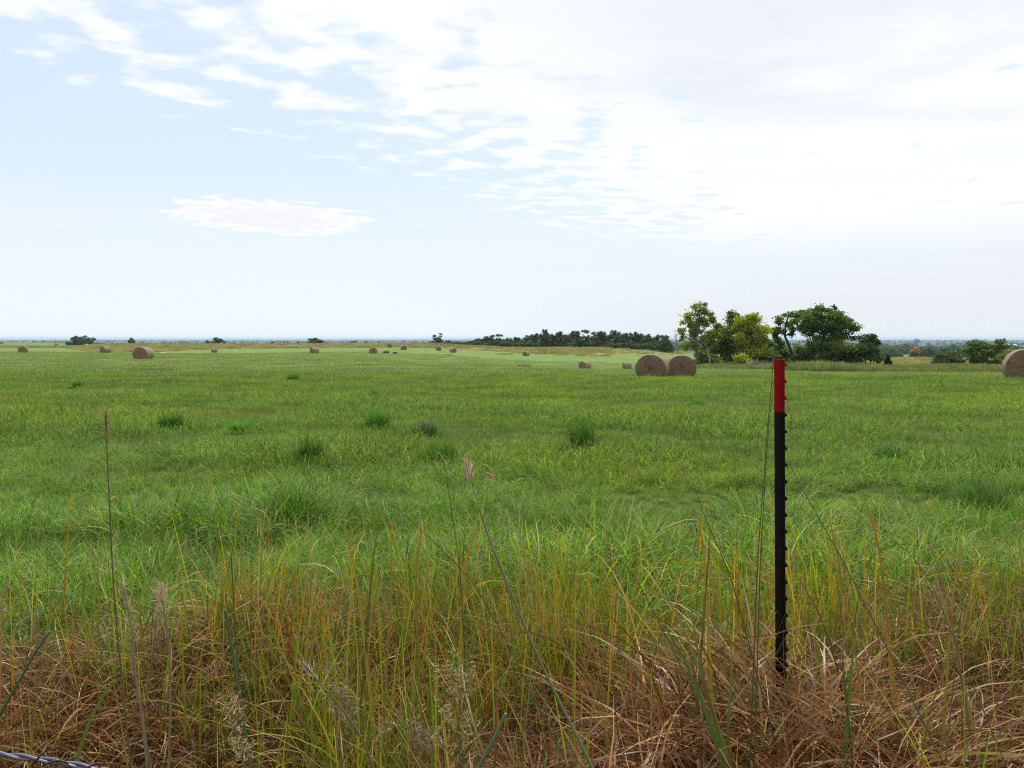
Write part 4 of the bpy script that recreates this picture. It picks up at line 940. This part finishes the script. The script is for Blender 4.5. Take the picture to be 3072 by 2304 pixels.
barb([(138, 2250, -0.004), (126, 2264, -0.005), (112, 2274, -0.004), (108, 2284, 0.005), (116, 2284, 0.006), (118, 2275, -.004), (106, 2278, -.005), (98, 2292, -0.004), (90, 2304, -0.004)])
barb([(118, 2304, -0.006), (135, 2294, -0.006), (160, 2282, -0.006), (185, 2281, -0.006), (205, 2290, -.004), (214, 2300, .005), (205, 2300, .006), (200, 2292, -.004), (225, 2306, -0.006)])
barb([(252, 2308, -0.006), (275, 2296, -0.006), (292, 2289, -0.006), (299, 2294, -0.005), (298, 2308, -0.004)])

# ------------------------------------------------------------------ named plants of the foreground
def dense(pts, n):
    P = np.asarray(pts, float); t = np.linspace(0, len(P) - 1, n); C_ = np.stack([np.interp(t, np.arange(len(P)), P[:, q]) for q in range(3)], -1)
    for _ in range(2):
        k = np.array([1, 2, 3, 2, 1]) / 9.0; E = np.concatenate([C_[:1]] * 2 + [C_] + [C_[-1:]] * 2); D = np.stack([np.convolve(E[:, q], k, 'valid') for q in range(3)], -1); D[0], D[-1] = C_[0], C_[-1]; C_ = D
    return C_
def ribbon(m, C_, w, c0, c1, face=(0, -1, 0), taper=0.6, roll=0.0):
    C_ = np.asarray(C_); t = np.linspace(0, 1, len(C_)); tg = np.gradient(C_, axis=0); tg /= np.linalg.norm(tg, axis=1)[:, None] + 1e-9
    s = np.cross(tg, np.array(face, float)); s /= np.linalg.norm(s, axis=1)[:, None] + 1e-9; nrm = np.cross(s, tg); s = s * np.cos(roll * t)[:, None] + nrm * np.sin(roll * t)[:, None]
    wt = (w / 2 * np.maximum((1 - t) ** taper * np.minimum(1, 0.45 + t * 3), 0.03))[:, None]
    mid_ = C_ + np.cross(s, tg) * wt * 0.25
    V_ = np.stack([C_ - s * wt, mid_, C_ + s * wt], 1).reshape(-1, 3); b = np.arange(len(C_) - 1)[:, None] * 3
    Q_ = np.concatenate([b + np.array([[0, 1, 4, 3]]), b + np.array([[1, 2, 5, 4]])])
    m.add(V_, Q_, None, np.repeat(np.array(c0)[None] * (1 - t[:, None]) + np.array(c1)[None] * t[:, None], 3, 0))
def to_ground(path, d, lean=None):
    """photo points from the top down, carried on to the soil below the last one"""
    P = [pt(a, b, d if np.isscalar(d) else d[0] + (d[1] - d[0]) * q / (len(path) - 1)) for q, (a, b) in enumerate(path)]
    v = P[-1] - P[-2]; dz_ = P[-1][2] - gz(P[-1][0], P[-1][1])
    if dz_ > 0.03:
        v = v / max(1e-6, -v[2]) if v[2] < 0 else np.array([0, 0, -1.0]); v[:2] = np.clip(v[:2], -0.5, 0.5)
        foot = P[-1] + v * dz_; foot[2] = gz(foot[0], foot[1]) - 0.02; P.append(P[-1] * 0.5 + foot * 0.5); P.append(foot)
    return np.array(P[::-1])                                         # from the soil up
def seed_head(r, C_, n, L_, col, spread=0.5):
    m = MB(); N_ = len(C_)
    for q in range(n):
        s0 = C_[int(r.integers(0, N_ - 1))]; tg = C_[-1] - C_[0]; tg = tg / np.linalg.norm(tg); dv = tg + r.normal(size=3) * spread; dv /= np.linalg.norm(dv)
        e = s0 + dv * L_ * (0.4 + 0.8 * r.random()); ribbon(m, np.array([s0, (s0 + e) / 2 + r.normal(size=3) * L_ * .05, e]), L_ * 0.06, np.array(col) * (0.6 + 0.5 * r.random()), np.array(col) * (0.9 + 0.6 * r.random()), r.normal(size=3), 0.5)
    return m
GREY_G, OLG, STRAWC, REDB = (0.095, 0.135, 0.050), (0.085, 0.115, 0.030), (0.36, 0.26, 0.16), (0.20, 0.09, 0.05)
def stem(path, d, rad, c0, c1, label, nm='tall_grass', head=None, leaves=(), seed=0, rad_top=0.45, group=None, cat='grass stem'):
    """one prominent stem: path in photograph pixels from the tip down, at distance d"""
    r = np.random.default_rng(seed + 500); C_ = dense(to_ground(path, d), 34); foot = C_[0].copy()
    root = empty(nm, foot, label, cat, group)
    m = MB(); t = np.linspace(0, 1, 34)[:, None]
    m.tube(C_ - foot, np.linspace(rad, rad * rad_top, 34), 6, np.array(c0) * (1 - t) + np.array(c1) * t)
    link('stalk', m.mesh('stalk'), M_STEM, root)
    if head:
        k0, n_, L_, col, sp_ = head; seg_ = C_[int(34 * k0):] - foot
        link('seed_head', seed_head(r, seg_, n_, L_, col, sp_).mesh('seed_head'), M_STEM, root)
    for lf in leaves:
        pts_, w_, a_, b_ = lf; dd = d if np.isscalar(d) else d[0]
        m = MB(); ribbon(m, dense([pt(x_, y_, dd + 0.01 * q) for q, (x_, y_) in enumerate(pts_)], 14) - foot, w_, a_, b_, (0.2, -1, 0.4), 0.5, 0.6); link('leaf', m.mesh('leaf'), M_STEM, root)
    return root
stem([(1402, 1392), (1412, 1440), (1440, 1530), (1470, 1620), (1500, 1690), (1560, 1850), (1640, 2030), (1720, 2190), (1785, 2304)], (1.55, 1.22), 0.0029, GREY_G, (0.14, 0.15, 0.08),
     'stout grey-green stem with a feathery pink-tan seed head leaning across the centre', 'bluestem', (0.91, 150, 0.036, (0.40, 0.27, 0.18), 0.18), [([(1440, 1530), (1462, 1600), (1490, 1680), (1530, 1780)], 0.006, REDB, STRAWC)], 1, 0.42, cat='grass stem')
m = MB(); r = np.random.default_rng(3)
stem([(1470, 1428), (1440, 1405), (1416, 1398), (1412, 1440), (1440, 1530), (1478, 1640)], 1.50, 0.0009, OLG, STRAWC, 'thin drooping tan plume beside the feathery pink-tan seed head', 'bluestem', (0.90, 60, 0.022, (0.42, 0.27, 0.17), 0.2), (), 2, 0.8)
stem([(317, 1240), (319, 1300), (322, 1380), (328, 1500), (333, 1620), (340, 1760), (352, 1900), (366, 2050), (385, 2220), (392, 2304)], 2.0, 0.0028, (0.16, 0.10, 0.06), (0.14, 0.12, 0.07),
     'tall slender stem with a brown spike head standing alone on the left', 'bluestem', (0.86, 60, 0.035, (0.30, 0.17, 0.10), 0.14), [([(322, 1380), (340, 1378), (365, 1398), (391, 1421)], 0.005, OLG, (0.4, 0.36, 0.22)), ([(329, 1500), (340, 1488), (358, 1494), (377, 1512)], 0.005, STRAWC, (0.15, 0.16, 0.05))], 3, 0.45)
stem([(371, 1762), (385, 1830), (397, 1904), (408, 2046), (430, 2170), (441, 2304)], 1.7, 0.0034, (0.20, 0.17, 0.11), (0.28, 0.24, 0.17), 'pale grey-green stem with a narrow tufted head left of the forked pair', 'bluestem', (0.82, 55, 0.035, (0.45, 0.36, 0.24), 0.18), [([(397, 1904), (393, 1950), (398, 2040)], 0.006, GREY_G, STRAWC)], 4, 0.5)
stem([(482, 1776), (492, 1830), (506, 1904), (513, 2064), (508, 2200), (507, 2304)], 1.7, 0.0030, (0.20, 0.18, 0.10), (0.26, 0.22, 0.14), 'pale stem with a forked bristly head, right of the tufted stem', 'bluestem', (0.80, 70, 0.045, (0.48, 0.37, 0.26), 0.30), (), 5, 0.5)
stem([(468, 1858), (464, 1930), (448, 2028), (436, 2130), (433, 2200), (452, 2304)], 1.72, 0.0034, (0.18, 0.15, 0.10), (0.24, 0.13, 0.09), 'reddish-grey split stem between the two pale headed stems', 'bluestem', (0.60, 30, 0.04, (0.36, 0.26, 0.19), 0.2), (), 6, 0.4)
stem([(675, 1828), (682, 1860), (697, 1960), (712, 2040), (735, 2190), (752, 2304)], 1.6, 0.0040, (0.10, 0.14, 0.05), GREY_G, 'thick blunt grey-green stem left of centre in the tan grass', 'bluestem', None, (), 7, 0.7)
stem([(693, 1660), (697, 1720), (702, 1850), (712, 1990), (722, 2120), (735, 2304)], 2.1, 0.0020, OLG, (0.07, 0.10, 0.03), 'thin straight dark green stem behind the thick blunt stem', 'tall_grass', None, (), 8, 0.6)
stem([(150, 1895), (106, 1955), (60, 2040), (0, 2140)], 1.35, 0.0034, (0.08, 0.13, 0.05), GREY_G, 'grey-green stem leaning right at the left frame edge', 'tall_grass', None, (), 9, 0.5)
stem([(2322, 1040), (2320, 1076), (2313, 1180), (2300, 1311), (2290, 1462), (2275, 1640), (2268, 1800), (2262, 1960)], 2.05, 0.0022, OLG, (0.10, 0.12, 0.05), 'tallest thin green stem just left of the black T-post', 'tall_grass', None, (), 10, 0.3)
stem([(2323, 1128), (2312, 1220), (2302, 1330), (2294, 1470), (2282, 1640), (2276, 1850)], 2.07, 0.0019, OLG, (0.09, 0.12, 0.05), 'second thin green stem crossing the tallest one beside the T-post', 'tall_grass', None, (), 11, 0.3)
stem([(2360, 1380), (2395, 1440), (2435, 1518), (2507, 1641), (2579, 1782), (2640, 1900)], 1.9, 0.0020, (0.10, 0.12, 0.05), (0.12, 0.15, 0.06), 'thin olive stem leaning left and touching the T-post', 'tall_grass', None, (), 12, 0.35)
stem([(2504, 1538), (2580, 1562), (2650, 1600), (2724, 1650), (2790, 1740), (2840, 1860)], 1.85, 0.0017, (0.13, 0.12, 0.04), (0.28, 0.22, 0.10), 'arched tan stem right of the T-post pointing left', 'tall_grass', None, (), 13, 0.4)
stem([(3072, 1562), (2970, 1634), (2909, 1717), (2887, 1800), (2870, 1960)], 1.9, 0.0020, (0.15, 0.10, 0.05), (0.24, 0.18, 0.08), 'brown stem arching up to the right frame edge', 'tall_grass', None, (), 14, 0.5)
stem([(1048, 1381), (1115, 1450), (1202, 1536), (1292, 1616), (1380, 1700), (1460, 1800)], 2.3, 0.0024, (0.10, 0.12, 0.05), GREY_G, 'slender grey-green stem leaning left over the green grass at centre', 'tall_grass', None, (), 15, 0.25)
stem([(1330, 1370), (1342, 1450), (1358, 1560), (1378, 1680), (1385, 1800)], 2.3, 0.0022, OLG, (0.08, 0.11, 0.05), 'straight green stem just left of the feathery seed head', 'tall_grass', None, (), 16, 0.3)
stem([(1695, 1490), (1750, 1560), (1815, 1630), (1900, 1720), (1960, 1830)], 2.2, 0.0018, OLG, (0.10, 0.11, 0.04), 'thin brownish stem leaning left right of centre', 'tall_grass', None, (), 17, 0.35)
stem([(2085, 1465), (2110, 1540), (2140, 1610), (2190, 1720), (2220, 1830)], 2.15, 0.0023, (0.07, 0.10, 0.04), (0.08, 0.12, 0.05), 'dark green stem leaning left between centre and the T-post', 'tall_grass', None, (), 18, 0.3)
stem([(905, 1985), (960, 2050), (1030, 2130), (1090, 2220), (1120, 2304)], 1.3, 0.0026, (0.18, 0.14, 0.08), GREY_G, 'grey stem with fluffy joint leaning left at the bottom', 'bluestem', (0.75, 40, 0.03, (0.44, 0.36, 0.25), 0.4), (), 19, 0.5)
stem([(1518, 2140), (1490, 2200), (1460, 2260), (1435, 2304)], 1.2, 0.0040, GREY_G, (0.14, 0.17, 0.09), 'stout grey-green stem leaning right at the bottom centre', 'tall_grass', None, (), 20, 0.6)

# fuzzy pale weeds
def fuzzy_weed(stalks, d, label, seed, fluff=(0.44, 0.35, 0.17)):
    r = np.random.default_rng(seed); paths = [dense(to_ground(s, d), 22) for s in stalks]; foot = paths[0][0].copy(); root = empty('seeding_weed', foot, label, 'weed')
    for C_ in paths:
        m = MB(); m.tube(C_ - foot, np.linspace(0.0016, 0.0008, 22), 5, (0.14, 0.13, 0.06)); link('stalk', m.mesh('stalk'), M_STEM, root)
        h = MB(); n_ = 22; start = max(0, int(n_ * 0.72))
        for q in range(19):
            s0 = C_[int(r.integers(start, n_))] - foot; a = r.random() * 6.28; e = s0 + np.array([math.cos(a) * .03, math.sin(a) * .03, 0.012]) * (0.3 + 0.9 * r.random())
            h.tube([s0, (s0 + e) / 2 + [0, 0, .004], e], [0.0006, 0.0005, 0.0004], 3, (0.16, 0.14, 0.07))
            for _ in range(7):
                b = s0 + (e - s0) * r.random() + r.normal(size=3) * 0.003; tip = b + r.normal(size=3) * 0.006 + np.array([0, 0, 0.004]); ribbon(h, np.array([b, (b + tip) / 2, tip]), 0.0022, np.array(fluff) * (0.5 + .5 * r.random()), np.array(fluff) * (0.9 + 0.6 * r.random()), r.normal(size=3), 0.3)
        link('seed_head', h.mesh('seed_head'), M_STEM, root)
    return root
fuzzy_weed([[(1370, 1968), (1374, 2050), (1380, 2150), (1378, 2304)], [(1340, 2010), (1362, 2080), (1376, 2180)], [(1408, 2015), (1396, 2080), (1382, 2180)], [(1325, 2105), (1352, 2170), (1374, 2250)], [(1310, 2200), (1345, 2250), (1376, 2304)], [(1402, 2160), (1395, 2240), (1384, 2304)]], 1.75, 'bushy weed with cream fuzzy seed plumes at the bottom centre', 41)
fuzzy_weed([[(988, 2008), (1002, 2080), (1012, 2180), (1020, 2304)], [(1068, 2100), (1052, 2180), (1030, 2280)], [(1028, 2060), (1020, 2150), (1020, 2270)], [(1140, 2180), (1138, 2250), (1138, 2304)]], 1.85, 'thin grey seeding weed left of the bushy cream weed', 42, (0.34, 0.27, 0.15))
fuzzy_weed([[(684, 2106), (696, 2150), (712, 2220), (738, 2304)], [(706, 2230), (722, 2270), (742, 2304)]], 1.5, 'cream plumed weed beside the thick blunt stem near the bottom', 43)
fuzzy_weed([[(1245, 2160), (1240, 2230), (1230, 2304)], [(1285, 2200), (1270, 2260), (1255, 2304)]], 1.7, 'small brown seeding weed between the two pale weeds', 44, (0.30, 0.22, 0.15))

# broad green and orange leaf blades that stand out
def broad(paths, d, label, seed, cat='grass blade'):
    fp = to_ground(paths[0][0], d)[0]; root = empty('broad_grass', fp, label, cat); 
    for path, w_, c0, c1 in paths:
        m = MB(); C_ = dense(to_ground(path, d), 24); ribbon(m, C_ - fp, w_ * 0.72, np.array(c0) * (0.8 + 0.3 * math.sin(seed + w_ * 900)), c1, (0.35 * math.sin(seed * 3 + w_ * 700), -1, 0.15), 0.5, 0.9 * math.sin(seed + w_ * 1500)); link('blade', m.mesh('blade'), M_STEM, root)
    return root
GB, YB, OB = (0.060, 0.120, 0.020), (0.170, 0.200, 0.025), (0.42, 0.20, 0.03)
broad([([(1990, 1874), (2040, 1950), (2090, 2060), (2130, 2170), (2152, 2240)], 0.020, GB, (0.075, 0.15, 0.025)), ([(1888, 1808), (1920, 1775), (1965, 1768), (2005, 1790), (2050, 1880), (2095, 1990), (2140, 2130)], 0.013, GB, (0.36, 0.26, 0.14)), ([(2066, 1740), (2076, 1850), (2100, 2000), (2140, 2150)], 0.012, GB, YB)], 1.95, 'wide green blades with one arching tan tip below the T-post left side', 1)
broad([([(2196, 1910), (2195, 2000), (2188, 2140)], 0.016, GB, (0.16, 0.22, 0.03))], 2.0, 'single upright bright green blade just left of the T-post foot', 2)
broad([([(2572, 1905), (2560, 1950), (2552, 2030), (2545, 2120)], 0.020, GB, (0.15, 0.20, 0.03)), ([(2530, 1935), (2528, 1990), (2535, 2060)], 0.012, (0.04, 0.08, 0.02), GB)], 2.1, 'short wide yellow-green blade with blunt tip right of the T-post', 3)
broad([([(2572, 1470), (2610, 1530), (2630, 1610), (2650, 1730), (2660, 1860)], 0.011, (0.25, 0.14, 0.03), OB), ([(2590, 1490), (2618, 1570), (2640, 1650), (2652, 1760)], 0.010, YB, OB), ([(2465, 1505), (2480, 1540), (2495, 1580), (2510, 1660)], 0.009, YB, OB)], 2.35, 'sheaf of orange-tipped blades right of the T-post', 4)
broad([([(2850, 1570), (2880, 1600), (2882, 1660), (2860, 1760), (2850, 1900)], 0.012, YB, (0.40, 0.24, 0.05)), ([(2770, 1590), (2800, 1650), (2825, 1740), (2850, 1830), (2870, 1950)], 0.012, REDB, (0.30, 0.13, 0.06)), ([(2740, 1700), (2785, 1692), (2810, 1730), (2835, 1830)], 0.012, YB, STRAWC)], 2.2, 'curved yellow and rust blades near the right frame edge', 5)
broad([([(2090, 1540), (2100, 1570), (2112, 1650), (2120, 1800)], 0.016, YB, OB), ([(2130, 1585), (2128, 1640), (2120, 1740)], 0.013, GB, YB), ([(2012, 1540), (2060, 1590), (2130, 1650), (2185, 1720), (2210, 1850)], 0.009, OLG, OB)], 2.3, 'forked olive blades with orange tips between centre and the T-post', 6)
broad([([(1027, 1535), (1040, 1600), (1055, 1670), (1075, 1760), (1085, 1850)], 0.015, YB, OB), ([(1180, 1560), (1172, 1600), (1176, 1720), (1170, 1830)], 0.012, YB, OB), ([(1145, 1515), (1135, 1580), (1120, 1660), (1110, 1780)], 0.011, GB, YB)], 2.35, 'group of upright orange-tipped blades left of the feathery seed head', 7)
broad([([(1250, 1545), (1268, 1570), (1258, 1640), (1245, 1720), (1250, 1830)], 0.011, YB, OB), ([(1430, 1590), (1415, 1630), (1398, 1690), (1390, 1800)], 0.014, YB, OB)], 2.35, 'pair of bent yellow blades under the feathery seed head', 8)
broad([([(260, 1850), (290, 1920), (325, 2000), (350, 2080), (368, 2200)], 0.012, GB, (0.40, 0.20, 0.04)), ([(410, 2028), (370, 2028), (335, 2045), (295, 2110), (260, 2180), (235, 2260)], 0.014, GB, (0.14, 0.20, 0.03))], 1.75, 'crossed green blades left of the pale headed stems', 9)
broad([([(5, 1880), (8, 1790), (12, 1748), (25, 1760), (60, 1800), (90, 1850)][::-1], 0.010, (0.36, 0.16, 0.04), (0.34, 0.20, 0.13))], 2.1, 'kinked orange blade at the left frame edge', 10)

# ------------------------------------------------------------------ tufts in the field
def tuft(px, py_base, hw, h, label, pal, seed, cat='grass tuft'):
    lo, hi = 3.0, 90.0
    for _ in range(40):                                              # distance at which the ground lies on that row
        md_ = (lo + hi) / 2; z = ground(px, md_)[2]; py = HY + (EYE - z) * F / md_
        if py > py_base: lo = md_
        else: hi = md_
    d = lo; k = d / F; r = np.random.default_rng(seed); p = ground(px, d)
    n_ = int(np.clip(170 + hw * 3.0, 170, 420)); wd = 0.006 + 0.0004 * d
    m = MB(); V_, Q_, C_ = blades(r, n_, hw * k * 0.6, (h * k * 0.75, h * k * 1.45), (0.0, 0.5), (0.1, 1.1), (wd * 0.7, wd * 1.2), pal, 6, 0.3, 0.9); m.add(V_, Q_, None, C_)
    V_, Q_, C_ = blades(r, n_, hw * k * 1.3, (h * k * 0.25, h * k * 0.75), (0.0, 0.7), (0.2, 1.3), (wd * 0.7, wd * 1.1), G1, 5, 0.3, 0.9); m.add(V_, Q_, None, C_)
    return tag(link('grass_tuft', m.mesh('grass_tuft'), M_GREEN, None, p), label, cat, 'dark grass tufts standing in the field')
PALE = [((0.05, 0.09, 0.04), (0.24, 0.32, 0.20), 3), ((0.05, 0.09, 0.03), (0.10, 0.19, 0.07), 4)]
for px, py, hw, h, lab, pal in [(514, 1290, 60, 46, 'wide dark green tuft left of centre behind the lone spike stem', G_TUFT), (712, 1300, 42, 34, 'low dark tuft right of the wide left tuft', G_TUFT), (930, 1396, 48, 80, 'dark green tuft with spilling base left of centre', G_TUFT),
        (1135, 1285, 60, 52, 'bushy green tuft with pale blades at centre left, farther back', G_TUFT), (1275, 1305, 62, 40, 'flattened pale silvery tuft behind the centre', PALE), (1320, 1392, 72, 62, 'broad dark tuft with a purple flower at centre', G_TUFT),
        (1745, 1358, 62, 84, 'tall fan-shaped green tuft right of centre', G_TUFT), (2670, 1392, 78, 58, 'loose grey-green tuft right of the T-post', PALE + G_TUFT), (235, 1165, 24, 26, 'small tuft far back on the left', G_TUFT), (880, 1145, 26, 24, 'small tuft far back left of centre', G_TUFT),
        (870, 1600, 80, 130, 'tall lush dark tuft low left of centre', G_TUFT), (2095, 1222, 40, 26, 'small blue-green tuft far back right of centre', G_TUFT), (2950, 1560, 110, 120, 'big tousled tuft near the right frame edge', G_TUFT + PALE)]:
    tuft(px, py, hw, h, lab, pal, px)
# weeds lying in the far field
for px, py, hw, h, lab in [(1158, 1060, 12, 7, 'dark weed patch right of the dark-ended bale'), (1185, 1061, 8, 5, 'tiny dark weed right of the dark weed patch'), (1570, 1104, 28, 9, 'low dark weed streak left of the hollow bale'), (1510, 1064, 40, 4, 'thin dark weed line at the foot of the yellow stake'), (1345, 1066, 14, 3, 'thin dark weed line below the pale-topped bale')]:
    lo, hi = 60.0, 330.0; best = min(np.linspace(100, 300, 200), key=lambda q: abs(HY + (EYE - ground(px, q)[2]) * F / q - py)); d = best; k = d / F; p = ground(px, d); r = np.random.default_rng(px)
    V_, Q_, C_ = blades(r, 160, hw * k * .8, (h * k * .7, h * k * 1.6), (0, .7), (0, 1.2), (0.06, 0.12), [((0.05, 0.06, 0.02), (0.09, 0.10, 0.03), 1)], 4, 0.4); V_[:, 1] *= 0.5
    tag(link('field_weed', mesh_np('field_weed', V_, Q_, C_), M_STEM, None, p), lab, 'weed')
# purple flowers
M_PURP, n = mat_new('purple_petals'); finish(M_PURP, n, principled(n, (0.30, 0.20, 0.62), 0.6, 0.2).outputs[0])
def flower(px, py, d, s, label, nm='purple_flower'):
    P_ = pt(px, py, d); g_ = gz(P_[0], d); root = empty(nm, (P_[0], d, g_), label, 'flower', 'purple wild flowers in the grass'); h = P_[2] - g_; r = np.random.default_rng(int(px))
    m = MB(); m.tube(dense([(0.02, 0, 0), (0.01, 0, h / 2), (0, 0, h)], 8), 0.002, 5, (0.08, 0.12, 0.03)); link('stalk', m.mesh('stalk'), M_STEM, root)
    m = MB()
    for q in range(14):
        c = np.array([r.normal() * s * .2, r.normal() * s * .2, h - s * 0.6 * r.random()]); a = r.random() * 6.28; e = c + np.array([math.cos(a) * s * .4, math.sin(a) * s * .4, s * .25]); ribbon(m, np.array([c, (c + e) / 2 + [0, 0, s * .08], e]), s * 0.3, (1, 1, 1), (1, 1, 1), r.normal(size=3), 0.3)
    link('petals', m.mesh('petals'), M_PURP, root)
flower(1294, 1352, 10.2, 0.075, 'purple flower spike in front of the broad dark centre tuft')
flower(344, 1340, 11.0, 0.05, 'pale violet flower right of the lone spike stem')
flower(68, 1432, 8.8, 0.05, 'pale violet flower low at the left frame edge')
flower(135, 1343, 11.0, 0.04, 'faint violet flower left of the lone spike stem')

# ------------------------------------------------------------------ far buildings and tower
p = ground(3030, 1900); root = empty('farm_shed', p, 'long white farm shed far off in the valley on the right', 'building', None, R(6))
m_, n = mat_new('white_metal_siding'); oc = n.new('ShaderNodeTexCoord').outputs['Object']; finish(m_, n, principled(n, n.mix(n.noise(oc, 0.4, 3), (0.62, 0.63, 0.64), (0.78, 0.78, 0.78)), 0.6, 0.3).outputs[0])
m = MB(); m.box((-14, -6, -0.5), (14, 6, 4.2)); link('wall', m.mesh('wall', False), m_, root)
m = MB(); m.prism([(-14.4, -6.5, 4.21), (-14.4, 6.5, 4.21), (-14.4, 0, 6.6)], [(0, 0, 0), (28.8, 0, 0)]); link('roof', m.mesh('roof', False), m_, root)
m_, n = mat_new('shed_door'); finish(m_, n, principled(n, (0.12, 0.13, 0.15), 0.7, 0.2).outputs[0]); m = MB(); m.box((2, -6.06, -0.4), (6, -6.003, 3.4)); link('door', m.mesh('door', False), m_, root)
p = ground(3013, 6500); root = empty('lattice_tower', p, 'thin lattice mast on the far right horizon', 'tower'); m = MB()
for a, b in ((-1, -1), (1, -1), (1, 1), (-1, 1)): m.tube([(a * 2.2, b * 2.2, -1), (a * 0.8, b * 0.8, 30), (a * 0.3, b * 0.3, 62)], [0.4, 0.3, 0.2], 4)
for z_ in range(2, 60, 5):
    w_ = 2.2 - 1.9 * z_ / 62
    m.tube([(-w_, -w_, z_), (w_, -w_, z_ + 4)], 0.15, 4); m.tube([(w_, -w_, z_), (-w_, -w_, z_ + 4)], 0.15, 4)
m_, n = mat_new('mast_steel'); finish(m_, n, principled(n, (0.4, 0.42, 0.45), 0.5, 0.3).outputs[0]); link('mast', m.mesh('mast'), m_, root)
